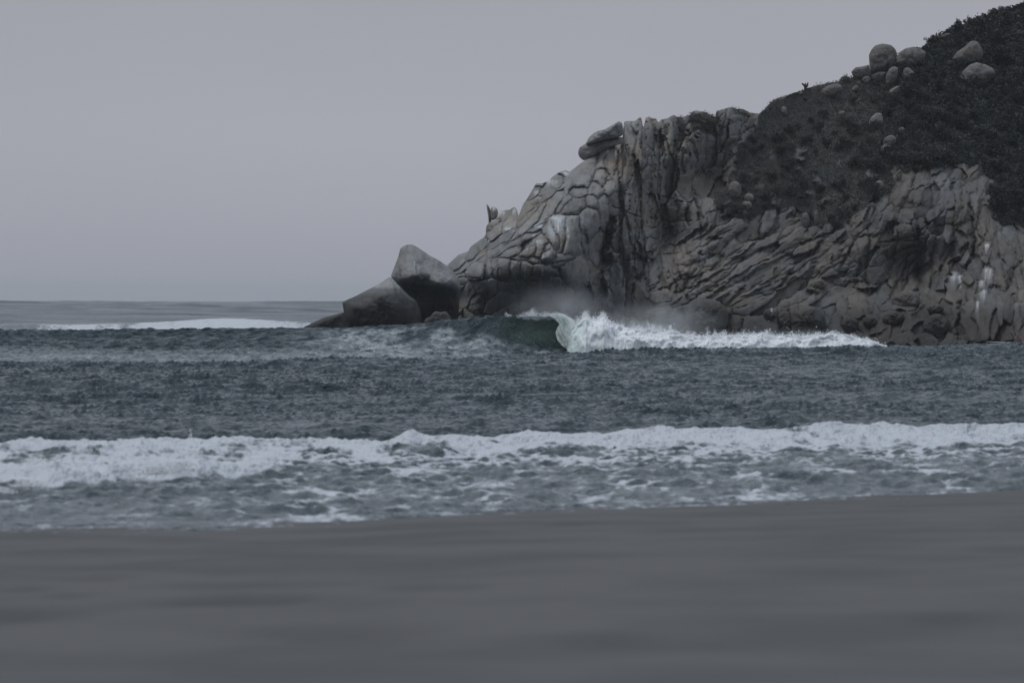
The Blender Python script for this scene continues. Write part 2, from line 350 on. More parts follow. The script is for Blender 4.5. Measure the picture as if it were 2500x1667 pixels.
MSAND, n, l, b = newmat('wet_sand')
g = n.new('ShaderNodeNewGeometry')
def nzs(s_, v3, d_=5):
    mpp = n.new('ShaderNodeMapping'); mpp.inputs['Scale'].default_value = v3; l.new(g.outputs['Position'], mpp.inputs[0])
    t = n.new('ShaderNodeTexNoise'); t.inputs['Scale'].default_value = s_; t.inputs['Detail'].default_value = d_; l.new(mpp.outputs[0], t.inputs[0]); return t
t = nzs(.45, (1, .6, 1), 3); cr = n.new('ShaderNodeValToRGB'); l.new(t.outputs[0], cr.inputs[0])
cr.color_ramp.elements[0].position = .38; cr.color_ramp.elements[0].color = (.070, .070, .071, 1)
cr.color_ramp.elements[1].position = .6; cr.color_ramp.elements[1].color = (.097, .095, .097, 1)
ad = n.new('ShaderNodeAttribute'); ad.attribute_name = 'shade_damp'; md = n.new('ShaderNodeMix'); md.data_type = 'RGBA'; md.inputs[7].default_value = (.045, .046, .048, 1); dm = n.new('ShaderNodeMath'); dm.operation = 'MULTIPLY'; dm.inputs[1].default_value = .5; l.new(ad.outputs['Fac'], dm.inputs[0]); l.new(dm.outputs[0], md.inputs[0]); l.new(cr.outputs[0], md.inputs[6])
l.new(md.outputs[2], b.inputs['Base Color']); b.inputs['Roughness'].default_value = .75; b.inputs['Specular IOR Level'].default_value = .25
t = nzs(30, (1, 1, 1), 6); bp = n.new('ShaderNodeBump'); bp.inputs['Strength'].default_value = .5; bp.inputs['Distance'].default_value = .01
l.new(t.outputs[0], bp.inputs['Height']); l.new(bp.outputs[0], b.inputs['Normal'])
tag(mesh('beach', np.stack([BX, BY, bz], -1), gridfaces(len(by), len(bx)), MSAND, attrs={'shade_damp': shade_damp}), kind='structure')

# ------------------------------------------------------------------ headland
PX = .0252           # metres per photo pixel at the headland
TOP = [(1000, 720), (1040, 690), (1085, 652), (1100, 640), (1119, 622), (1144, 613), (1149, 602), (1165, 591), (1170, 587), (1182, 579), (1188, 566), (1190, 550), (1205, 545), (1216, 522), (1222, 515), (1245, 512), (1250, 508),
       (1257, 506), (1262, 512), (1266, 527), (1270, 517), (1277, 499), (1289, 482), (1300, 463), (1309, 448), (1323, 448), (1338, 443), (1350, 431), (1364, 421), (1380, 416), (1391, 420), (1408, 406), (1425, 394),
       (1450, 376), (1470, 362), (1500, 350), (1519, 346), (1523, 300), (1527, 296), (1551, 296), (1557, 290), (1563, 286), (1567, 289), (1569, 312), (1573, 306), (1576, 288), (1584, 285), (1590, 288), (1602, 290), (1606, 298), (1611, 297), (1614, 292),
       (1630, 289), (1636, 285), (1646, 281), (1652, 285), (1665, 286), (1683, 281), (1690, 274), (1698, 270), (1721, 273), (1735, 281), (1746, 286), (1749, 271), (1755, 270), (1768, 266), (1785, 262), (1800, 266), (1813, 266), (1830, 275), (1853, 278),
       (1866, 268), (1879, 253), (1888, 245), (1900, 239), (1938, 227), (1961, 220), (1989, 210), (2017, 204), (2048, 199), (2063, 192), (2078, 190), (2120, 178), (2170, 150), (2210, 135), (2254, 119), (2272, 102), (2293, 94), (2308, 82),
       (2333, 66), (2359, 57), (2397, 47), (2425, 34), (2461, 25), (2497, 16), (2600, -20), (2900, -80)]
BD = [(1000, 760, 4), (1040, 700, 5), (1100, 760, 0), (1250, 730, 0), (1350, 720, .3), (1250, 640, -2.2), (1330, 655, -2.4), (1170, 655, -1.5), (1250, 600, -1), (1250, 545, 2), (1300, 490, 5), (1320, 560, 0), (1400, 430, 5.5), (1450, 385, 7.5),
      (1500, 355, 8.5), (1400, 540, .5), (1380, 600, -1.2), (1400, 700, 0), (1450, 500, 2), (1500, 460, 4), (1500, 560, 3.6), (1490, 640, 4.6), (1470, 740, 3.5), (1150, 610, 3), (1190, 560, 5), (1250, 515, 6.5),
      (1560, 310, 9.5), (1560, 450, 7), (1560, 600, 5), (1560, 730, 3.6), (1600, 400, 8.3), (1625, 500, 9.2), (1640, 580, 9.5), (1665, 450, 10), (1700, 290, 11.5), (1760, 285, 12.5), (1700, 400, 11), (1740, 440, 12), (1775, 470, 9), (1720, 520, 6.8),
      (1700, 570, 6), (1670, 610, 5.5), (1640, 660, 4), (1610, 720, 2.5), (1600, 790, .5), (1750, 590, 5.5), (1750, 660, 3), (1750, 740, 0), (1850, 560, 8), (1850, 650, 4.4), (1850, 720, 1.5), (1850, 810, -1), (1950, 560, 9), (1950, 650, 6), (1950, 730, 2.5),
      (1900, 300, 19), (1900, 400, 14), (1900, 500, 10.4), (2000, 450, 13.5), (2000, 350, 19), (2000, 250, 25), (2100, 450, 13), (2100, 300, 23), (2100, 200, 30), (2300, 100, 40), (2300, 200, 33), (2300, 300, 25), (2300, 390, 17), (2500, 20, 46),
      (2500, 150, 38), (2500, 300, 28), (2500, 450, 19), (2500, 530, 15), (2150, 500, 9), (2100, 600, 6), (2070, 700, 5), (2050, 800, .5), (2250, 450, 12), (2250, 560, 7.5), (2230, 660, 8.5), (2250, 740, 2), (2300, 820, -1.5), (2350, 520, 9), (2320, 620, 7),
      (2380, 650, 4.5), (2410, 720, 0), (2450, 590, 6), (2480, 670, 2), (2450, 800, -4), (2500, 820, -5), (2180, 820, -1.5), (2700, 300, 26), (2700, 600, 8), (2700, 820, -8), (2900, 0, 45), (2900, 400, 20), (2900, 820, -9)]
# rock blocks: cx, cy, half length, half width, angle of the long axis (deg, up to the right), height of bulge
E = '''1121 641 28 17 40;1152 622 32 13 65;1178 595 20 15 60;1207 564 32 21 50;1242 545 34 13 62;1257 534 30 8 80;1230 528 20 15 45;1291 509 36 14 45;1287 551 66 14 48;1335 520 75 13 52;1310 490 34 12 40;1224 585 60 12 32
1263 592 70 12 26;1373 572 50 26 100 18;1349 572 44 20 118 20;1320 600 26 14 60 18;1334 604 14 10 90;1343 629 22 15 100 20;1297 613 32 12 32;1316 556 32 8 26;1245 614 28 12 20;1270 631 24 7 -12;1301 634 14 9 10
1230 656 24 17 90 15;1257 660 24 14 90 15;1284 664 22 15 85 16;1333 662 33 18 2 18;1207 656 22 9 90;1192 656 24 12 80;1163 654 28 22 70;1196 622 66 9 30;1150 640 60 8 32;1291 705 74 30 0 6;1180 708 32 24 5 14;1224 738 64 24 28 9;1339 722 50 42 90 8
1330 470 36 18 42;1305 470 24 14 60;1360 445 30 16 30;1290 526 50 9 50
1418 420 66 40 47 26;1487 393 50 36 70 26;1521 409 52 17 97 24;1470 432 30 26 90 22;1412 466 25 17 -5 18;1456 462 22 19 90 16;1487 456 20 17 90 16;1403 504 38 19 14 18;1443 493 20 15 -20 16;1437 545 50 22 98 20;1474 520 50 11 92 12;1502 499 36 14 80 12;1531 497 32 14 95 12
1499 549 26 14 60 12;1506 586 42 15 85 10;1484 624 30 13 100;1480 650 20 12 40;1475 684 26 14 60;1482 728 36 22 25 12;1391 580 56 26 95 18;1402 665 44 34 95 12;1430 605 42 9 95 12;1446 680 70 10 100 8;1375 500 30 10 50
1657 508 50 28 85 12;1657 552 28 17 5 12;1634 340 48 20 92 10;1545 350 44 20 88 12;1590 330 40 16 92 10;1578 420 60 20 92 8;1640 430 60 22 90 8;1690 380 70 18 88 9;1725 350 60 16 90 9;1765 330 50 12 90 9;1795 310 38 15 85;1835 300 30 10 60
1632 682 24 18 30 16;1602 701 14 10 30;1612 724 24 15 10;1610 764 40 18 8 22;1789 606 28 25 70 20;1816 573 32 15 50 12;1874 556 26 20 60 14;1790 390 30 8 50;1775 430 24 8 60;1728 500 22 22 90 14;1735 530 24 14 90 10
1721 706 100 8 28;1823 640 74 8 32;1876 613 38 13 32 10;1803 694 120 9 30;1884 647 54 14 34 8;1844 706 100 8 28;1905 680 64 13 34 8;1946 655 74 11 38 8;1701 682 64 12 26;1762 668 60 9 28;1966 600 34 17 15 14;1700 640 40 16 40;1720 615 30 12 45;1740 600 26 14 60;1690 600 30 10 55;1730 650 40 10 35
1854 731 64 10 16 12;1844 748 52 11 20 12;1887 716 28 5 4 8;1946 731 44 10 16 12;1730 772 50 42 -10 26;1880 766 18 16 80 22;1854 792 62 24 5 18;1915 784 30 20 90 22;1968 783 46 42 -10 24;2001 768 44 13 -52 16;1780 790 40 20 0 14
1999 694 20 12 5 16;2018 661 24 14 8 14;2056 646 28 16 10 14;2070 690 60 16 0 8;2075 714 50 10 3 6;2099 600 36 18 80 10;2144 632 32 26 70 12;2136 668 50 22 35 10;2195 532 28 14 2 14;2199 566 28 16 0 14;2138 548 32 13 70 10;2185 610 42 14 32 10;2100 560 26 12 50;2120 520 30 10 60;2060 600 30 9 45;2040 625 24 9 50
2060 744 18 12 80 14;2132 746 26 10 -62 14;2124 784 17 12 5 14;2073 792 22 17 20 14;2181 775 28 15 10 14;2211 736 34 25 0 22;2100 800 24 16 0 10;2036 806 26 20 40 10;2150 800 26 18 20 10;2090 765 16 12 0 10;2170 745 24 10 40;2216 790 30 16 60 10;2205 822 40 16 5 8
2282 628 38 24 92 18;2307 654 22 12 90 14;2284 682 22 13 92 10;2353 633 24 11 70 10;2332 704 42 30 92 20;2299 694 24 11 75 16;2362 680 22 16 -20 14;2374 702 34 10 58 12;2284 752 20 10 5 12;2286 796 36 28 85 20;2330 780 40 12 85 10;2364 755 26 12 58 12;2372 806 26 24 90 14;2407 748 90 26 82 20;2420 685 34 14 95 18;2395 700 22 9 70 14
2391 610 24 10 92 14;2412 600 28 11 92 16;2403 637 11 9 0 12;2418 646 13 8 50;2446 694 64 15 104 12;2469 686 64 14 106 12;2457 615 58 17 104 12;2488 600 54 14 100 10;2488 680 50 12 104 10;2464 766 54 14 90 14;2484 780 46 12 92 12;2496 723 22 14 80 14;2426 800 48 11 90 12;2443 762 44 8 92 10
2301 441 26 18 60 14;2335 427 26 15 10 12;2378 434 28 11 76 14;2342 452 16 8 75;2345 478 16 13 90 10;2277 522 28 16 22 16;2287 487 24 14 65 10;2318 496 18 12 90 10;2322 552 42 15 92 12;2382 508 30 10 92 12;2407 466 28 7 90 12;2419 469 26 7 90 12;2394 450 34 5 88;2241 484 20 17 80 12;2254 456 32 13 20 8
2209 522 20 16 0 12;2235 560 24 7 92 10;2215 456 20 14 90 10;2396 563 32 14 80 12;2439 476 16 9 30 12;2338 403 14 5 -5 8;2250 610 40 14 85 8;2210 650 34 16 60 8;2345 590 40 14 95 10;2370 590 30 9 88 8;2180 480 26 9 50 10;2160 500 26 9 50;2190 440 14 24 60 8;2250 555 30 10 92'''
CR = [[(1120, 676), (1190, 681), (1260, 687), (1330, 685), (1372, 675)], [(1240, 630), (1300, 643), (1345, 645), (1380, 638), (1440, 620), (1462, 616)], [(1530, 352), (1538, 385), (1543, 425), (1549, 440), (1550, 500), (1548, 620), (1546, 730)],
      [(1543, 430), (1522, 462), (1518, 500), (1517, 590), (1522, 640), (1520, 700)], [(1608, 330), (1612, 420), (1610, 500), (1622, 560), (1634, 590)], [(1682, 440), (1698, 480), (1708, 530)], [(1660, 300), (1664, 360), (1667, 400)],
      [(1775, 300), (1778, 350)], [(1702, 320), (1704, 380)], [(1565, 460), (1564, 640)], [(1578, 500), (1577, 640)], [(1590, 450), (1592, 640)], [(1500, 640), (1560, 632), (1600, 640), (1627, 620), (1655, 614)], [(1660, 714), (1762, 665), (1807, 633), (1884, 598)],
      [(1640, 755), (1752, 700), (1833, 655), (1905, 618), (1978, 586)], [(1760, 735), (1793, 712), (1864, 694), (1935, 647), (1985, 618), (2040, 560)], [(1813, 728), (1870, 700), (1933, 672), (1990, 640)], [(1487, 365), (1472, 400), (1484, 430), (1478, 450)], [(1511, 370), (1512, 440)],
      [(1620, 480), (1680, 495), (1705, 480)], [(1620, 540), (1690, 538)], [(2215, 548), (2175, 545), (2160, 540)], [(2215, 582), (2180, 590), (2130, 595)], [(1500, 505), (1545, 525), (1580, 530)], [(1505, 470), (1545, 478)], [(1545, 560), (1600, 555)], [(1545, 590), (1605, 580)],
      [(2420, 600), (2450, 640), (2470, 690)], [(2440, 570), (2480, 620), (2490, 650)], [(2440, 700), (2462, 725), (2480, 715)], [(2210, 470), (2260, 455), (2330, 440)], [(2350, 415), (2350, 520), (2340, 560)], [(1290, 690), (1262, 740), (1230, 775)], [(1262, 690), (1264, 760)], [(1370, 690), (1385, 740), (1400, 760)]]
VEG = [[(1853, 270), (1880, 240), (2070, 180), (2260, 100), (2500, -10), (2950, -100), (2950, 470), (2500, 556), (2440, 545), (2420, 480), (2420, 425), (2400, 398), (2330, 406), (2260, 408), (2205, 412), (2190, 400), (2165, 470), (2110, 505), (2070, 540), (2055, 566), (2010, 562), (1965, 512), (1905, 515),
        (1870, 520), (1835, 545), (1775, 530), (1745, 505), (1752, 470), (1776, 440), (1785, 415), (1805, 375), (1830, 340)],
       [(1683, 282), (1690, 268), (1725, 268), (1750, 288), (1760, 320), (1740, 330), (1700, 320), (1680, 345)], [(1652, 280), (1664, 282), (1674, 345), (1670, 380), (1660, 350)], [(1750, 265), (1815, 262), (1835, 280), (1800, 276)]]

def vegmask(x, y):
    wx = x + 40 * fbm(x / 60, y / 50, 5, 101, .6); wy = y + 34 * fbm(x / 50, y / 50, 5, 105, .6)
    r = np.zeros(x.shape, bool)
    for p in VEG: r |= inpoly(wx, wy, p)
    r &= ~((fbm(x / 34, y / 24, 4, 107) > .27) & (x < 2250) & (y > 330 + .25 * (x - 1850)))
    return r
def norm_(dx, dy, B):
    a, c, ang, p = B[2:6]; ca, sa = math.cos(R(ang)), math.sin(R(ang))
    return (np.abs((dx * ca + dy * sa) / a) ** p + np.abs((-dx * sa + dy * ca) / c) ** p) ** (1 / p)
def all_blocks():
    """the blocks drawn from the cliff, then fillers with the bedding of each part of the headland: cx cy a c angle p offset height tiltx tilty"""
    r = np.random.default_rng(1234); out = []
    for it in E.replace('\n', ';').split(';'):
        v = [float(q_) for q_ in it.split()]; sz = min(v[2], v[3]); h = v[5] if len(v) > 5 else sz * .95
        rnd_ = v[0] < 1500
        out.append([v[0], v[1], v[2], v[3], v[4], 2.3 if rnd_ else r.uniform(2.4, 4), .35 * h + r.normal() * sz * (.16 if rnd_ else .35), h * (.85 if rnd_ else .32), r.normal() * (.10 if rnd_ else .22), -.12 + r.normal() * .14])
    na = len(out); A_ = np.array(out); extra = []
    for k in range(5200):
        x = r.uniform(1010, 2900); y = r.uniform(240, 872)
        if x < 1500: a, c, g_ = r.uniform(24, 62), r.uniform(13, 26), 35 + 18 * r.normal() + (50 if x > 1380 else 0)
        elif x < 1640 + 60 * (y < 500) and y < 740: a, c, g_ = r.uniform(28, 120), r.uniform(7, 20), 90 + 5 * r.normal()
        elif x < 2060 and y > 540 - 0 * x and y < 735: a, c, g_ = r.uniform(45, 160), r.uniform(7, 19), 30 + 5 * r.normal() + 8 * ((x - 1700) / 300)
        elif y > 715: a, c, g_ = r.uniform(20, 52), r.uniform(14, 32), 25 + 45 * r.normal()
        elif x < 1860: a, c, g_ = r.uniform(24, 70), r.uniform(11, 26), 70 + 22 * r.normal()
        else: a, c, g_ = r.uniform(24, 85), r.uniform(10, 26), 74 + 20 * r.normal() + (18 if x > 2420 else 0)
        B = [x, y, a, c, g_, r.uniform(2.6, 4.5)]
        near = A_[(np.abs(A_[:, 0] - x) < 220) & (np.abs(A_[:, 1] - y) < 220)]
        ok = True
        for q_ in near:
            if norm_(x - q_[0], q_[1] - y, q_) < 1.12 or norm_(q_[0] - x, y - q_[1], B) < .82: ok = False; break
        if ok:
            sz = c; extra.append(B + [r.normal() * sz * .42 - .10 * sz + 8 * float(fbm(np.array(x / 70), np.array(y / 60), 2, 118)), sz * (.38 if x < 1500 else .13), r.normal() * .30, -.14 + r.normal() * .24]); A_ = np.vstack([A_, extra[-1]])
    return A_
BL = all_blocks()
BTONE = 1 + .11 * np.random.default_rng(5).normal(size=len(BL)).clip(-2, 2)
TONE = None
def relief(x, y):
    global TONE
    """bulge of the rock towards the viewer, in photo pixels"""
    wx = x + 7 * fbm(x / 34, y / 34, 4, 111, .55) + 1.3 * fbm(x / 7, y / 7, 2, 115); wy = y + 7 * fbm(x / 34, y / 34, 4, 113, .55) + 1.3 * fbm(x / 7, y / 7, 2, 117)
    F1 = np.full(x.shape, 9.); F2 = np.full(x.shape, 9.); ID = np.zeros(x.shape, int)
    for k, B in enumerate(BL):
        w_ = 1.5 * max(B[2], B[3]) + 30
        j0, j1 = np.searchsorted(xs, [B[0] - w_, B[0] + w_]); sub = (slice(None), slice(j0, j1))
        m_ = np.abs(y[sub] - B[1]) < w_
        if not m_.any(): continue
        X_ = wx[sub][m_]; Y_ = wy[sub][m_]; g_ = norm_(X_ - B[0], B[1] - Y_, B)
        f1 = F1[sub]; f2 = F2[sub]; idd = ID[sub]; a1_ = f1[m_]; a2_ = f2[m_]; ii = idd[m_]; c_ = g_ < a1_
        f2[m_] = np.where(c_, a1_, np.minimum(a2_, g_)); ii[c_] = k; idd[m_] = ii; f1[m_] = np.where(c_, g_, a1_)
    TONE = BTONE[ID]
    Bx = BL[ID]; sz = np.minimum(Bx[..., 2], Bx[..., 3]); e_ = np.clip(F2 - F1, 0, 1.5) * sz * .62
    t = np.clip(e_ / (sz * np.where(x < 1500, .75, .42)), 0, 1); dome = np.sqrt(1 - (1 - t) ** 2)
    r = Bx[..., 6] + Bx[..., 7] * dome + np.clip(Bx[..., 8] * (wx - Bx[..., 0]) + Bx[..., 9] * (wy - Bx[..., 1]), -15, 15)
    gapd = smooth(.0, .5, fbm(x / 34, y / 34, 3, 119)); r = r - (.2 + np.where(x < 1500, 4, 5.5) * gapd) * np.exp(-(e_ / 1.6) ** 2)
    def joint(ang, a, c, s, amp):
        ca, sa = math.cos(R(ang)), math.sin(R(ang)); u = (wx * ca - wy * sa) / a; v = (wx * sa + wy * ca) / c
        e2, r_, tx, ty = cells(u, v, s)
        return amp * (np.clip(e2 / .25, 0, 1) ** .5 - 1 + 1.0 * (r_ - .5))
    wall = smooth(1495, 1520, x) * smooth(1760, 1700, x) * smooth(740, 690, y); strat = smooth(1600, 1660, x + (y - 650) * .3) * smooth(2080, 2020, x) * smooth(540, 600, y) * smooth(740, 700, y); right = smooth(2020, 2080, x)
    def mass(ang, a, c, s, amp):
        ca, sa = math.cos(R(ang)), math.sin(R(ang)); X2 = wx + 16 * fbm(x / 60, y / 60, 3, s + 50); Y2 = wy + 16 * fbm(x / 60, y / 60, 3, s + 60)
        u = (X2 * ca - Y2 * sa) / a; v = (X2 * sa + Y2 * ca) / c; e2, r_, tx, ty = cells(u, v, s, .95)
        return amp * (1.1 * np.clip(e2 / .35, 0, 1) ** .6 - 1 + 1.5 * (r_ - .5) + 1.3 * ty * (r_ - .35) - .6 * tx * (r_ - .6))
    low_ = smooth(735, 700, y)
    r = r + wall * mass(88, 150, 34, 501, 10) + strat * mass(29, 190, 36, 503, 9) + right * low_ * mass(74, 120, 50, 505, 15) + (1 - wall) * (1 - right) * smooth(1560, 1600, x) * smooth(560, 520, y) * mass(70, 80, 40, 507, 9)
    spots = smooth(-.1, .35, fbm(x / 60, y / 60, 2, 120))
    r = r + spots * (wall * joint(90, 34, 9, 121, 3) + strat * joint(31, 60, 7, 125, 2.4) + right * joint(74, 30, 12, 129, 3))
    for pts in CR:
        xs_ = [p[0] for p in pts]; ys_ = [p[1] for p in pts]
        m_ = (x > min(xs_) - 15) & (x < max(xs_) + 15) & (y > min(ys_) - 15) & (y < max(ys_) + 15)
        d = segdist(wx[m_] + 5 * fbm(x[m_] / 16, y[m_] / 22, 3, 146), wy[m_] + 4 * fbm(x[m_] / 20, y[m_] / 16, 3, 142), pts)
        r[m_] -= 9 * np.exp(-(d / 2.0) ** 2) * smooth(-.4, .25, fbm(wx[m_] / 18, wy[m_] / 18, 3, 149))
    r = r + 1.3 * fbm(x / 9, y / 9, 5, 141, .62) + 2.2 * fbm(x / 40, y / 40, 2, 145)
    taf = smooth(1500, 1530, x) * smooth(1850, 1800, x) * smooth(480, 400, y); r = r - 7 * taf * smooth(.28, .5, fbm(wx / 11, wy / 16, 3, 148)) 
    wq = wx + 10 * fbm(x / 26, y / 26, 3, 144)
    for pts, w_, dp in [([(1490, 540), (1476, 600), (1468, 680), (1466, 720), (1440, 755)], 11, 38), ([(1070, 720), (1130, 730)], 30, 40), ([(1385, 745), (1440, 748)], 12, 40), ([(2250, 610), (2240, 680), (2262, 735), (2240, 775)], 11, 24), ([(2366, 500), (2374, 560), (2384, 640)], 5, 24), ([(2215, 640), (2190, 700), (2170, 730)], 5, 18),
                        ([(2345, 740), (2340, 830)], 6, 20), ([(2360, 600), (2330, 650), (2312, 690)], 5, 16), ([(2240, 560), (2250, 610)], 7, 16), ([(2100, 640), (2085, 700)], 5, 12), ([(1990, 640), (1960, 710), (1990, 720)], 6, 16), ([(1755, 750), (1770, 800)], 6, 20), ([(1640, 560), (1620, 610), (1560, 680)], 6, 12), ([(1612, 320), (1618, 380)], 4, 14), ([(1664, 290), (1668, 350), (1664, 420)], 5, 12)]:
        r = r - dp * np.exp(-(segdist(wq, wy, pts) / w_) ** 2)
    return r
BIO = [(1240, 760), (1000, 760)]
def rock_colour(x, y):
    n1 = fbm(x / 60, y / 60, 4, 151); n2 = fbm(x / 16, y / 16, 4, 155)
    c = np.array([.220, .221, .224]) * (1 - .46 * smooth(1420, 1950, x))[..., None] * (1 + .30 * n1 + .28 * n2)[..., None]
    warm = smooth(-.1, .5, fbm(x / 90 + 3, y / 70, 3, 157) + .25 * smooth(1450, 1600, x)); c = c * (1 + warm[..., None] * np.array([.10, .0, -.12]))
    rust = np.exp(-((x - 1505) / 45) ** 2 - ((y - 405) / 50) ** 2) * .9; c = c * (1 + rust[..., None] * np.array([.22, .06, -.10]))
    dk = smooth(.15, .5, fbm(x / 12, y / 34, 4, 159)); c = c * (1 - .38 * dk)[..., None]          # dark water streaks
    # tide-wetted dark foot of the rocks
    wet = smooth(-22, 26, y - (716 + 16 * fbm(x / 40, x * 0, 3, 161) + 34 * smooth(1500, 1900, x))); c = c * (1 - .48 * wet)[..., None]
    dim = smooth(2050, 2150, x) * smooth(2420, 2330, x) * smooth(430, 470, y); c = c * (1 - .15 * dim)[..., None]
    # bird lime: crown patches with runs down the rock
    g_ = np.zeros(x.shape)
    for (gx, gy, w, ln) in [(1362, 533, 30, 60), (1348, 556, 13, 70), (1316, 590, 12, 22), (1338, 600, 9, 44), (1325, 628, 5, 24), (1304, 576, 7, 20), (1286, 604, 8, 8), (1316, 552, 16, 9), (1282, 650, 4, 34), (1324, 660, 4, 24), (1300, 634, 8, 5), (1385, 560, 6, 50), (1206, 510, 6, 40), (1222, 518, 14, 16),
                            (1255, 514, 5, 20), (1345, 444, 18, 20), (1380, 425, 12, 12), (1310, 470, 10, 20), (1484, 366, 6, 22), (1505, 372, 5, 18), (2328, 668, 14, 34), (2344, 676, 6, 40), (2413, 660, 15, 40), (2396, 690, 10, 26), (2400, 712, 12, 30),
                            (2386, 740, 5, 50), (1884, 756, 4, 18), (1240, 560, 12, 8), (970, 600, 20, 12), (2410, 600, 8, 20), (1012, 640, 3, 30)]:
        dy = y - gy; m_ = np.exp(-((x - gx) / w) ** 2) * np.where(dy < 0, np.exp(-(dy / 7) ** 2), np.exp(-dy / ln)); g_ = np.maximum(g_, m_)
    st = .5 + .5 * fbm(x / 2.6, y / 30, 3, 163); g_ = smooth(.22, .95, g_ * (.25 + 1.25 * st))
    return np.clip(c * (1 - g_[..., None] * .75) + g_[..., None] * np.array([.56, .575, .60]) * .75, .02, .8)

xs = np.concatenate([np.arange(1000, 2560, 2.0), np.arange(2560, 2901, 10.)]); nv = 420
ytop = ip(xs, TOP); jag = 1.6 * fbm(xs / 6, xs * 0, 3, 171) * (xs > 1520); ytop = ytop + jag
ybot = 880.
vv = np.linspace(0, 1, nv) ** 1.0
GX = np.broadcast_to(xs[None], (nv, len(xs))).copy(); GY = ytop[None] + (ybot - ytop[None]) * vv[:, None]
base = rbf(BD, GX, GY, 30., .0); rel = relief(GX, GY); vg = vegmask(GX, GY)
vgs = vg.astype(float)
for _ in range(3): vgs = (vgs + np.roll(vgs, 1, 0) + np.roll(vgs, -1, 0) + np.roll(vgs, 1, 1) + np.roll(vgs, -1, 1)) / 5
vrel = 5 * fbm(GX / 22, GY / 14, 4, 181) + 3 * fbm(GX / 60, GY / 40, 2, 185) + 8 * smooth(2150, 2300, GX) * np.abs(fbm(GX / 30, GY / 26, 3, 187))
rel = rel * (1 - vgs) + vgs * (vrel + .12 * rel)
d = GY - ytop[None]; RO = np.where(GX < 1530, 14., 12.); rnd = np.clip(1 - d / RO, 0, 1) ** 2 * RO * .9 * np.where(GX > 1860, .4, 1)
leftedge = np.clip((1100 - GX) / 60, 0, 9) ** 2 * 1.2
GD = 350 + base - rel * PX * 1.5 + rnd * PX * 1.6 + leftedge
front = P(GX, GY, GD)
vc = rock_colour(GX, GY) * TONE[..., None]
soil = np.array([.046, .047, .047]) * (1 + .5 * fbm(GX / 18, GY / 10, 4, 191))[..., None] * (1 + .35 * smooth(.0, .4, fbm(GX / 80, GY / 60, 2, 193) + .25 * smooth(2250, 2100, GX))[..., None] * np.array([.9, .45, .1]))
vc = vc * (1 - vgs[..., None]) + soil * vgs[..., None]
bk = []
for (dy, fz, dz) in [(1.2, 1, .1), (3, .98, .5), (7, .9, 1), (14, .72, 1), (24, .45, 1), (36, .15, 1), (46, 0, -3)]:
    p = front[0].copy(); p[:, 1] += dy; p[:, 0] += dy * .02; p[:, 2] = p[:, 2] * fz - dz; bk.append(p)
bk = np.array(bk[::-1]); nb = len(bk)
tag(mesh('cliff', np.concatenate([bk, front]), gridfaces(nv + nb, len(xs), True), MROCK, colr=np.concatenate([np.repeat(vc[:1], nb, 0), vc])),
    'tall fractured granite headland falling to the sea behind the breaking wave', 'headland', kind='structure')

def depth_at(px, py):
    i = int(np.clip(np.searchsorted(xs, px), 0, len(xs) - 1)); v = (py - ytop[i]) / (ybot - ytop[i]); j = int(np.clip(v * (nv - 1), 0, nv - 1))
    return float(GD[j, i])

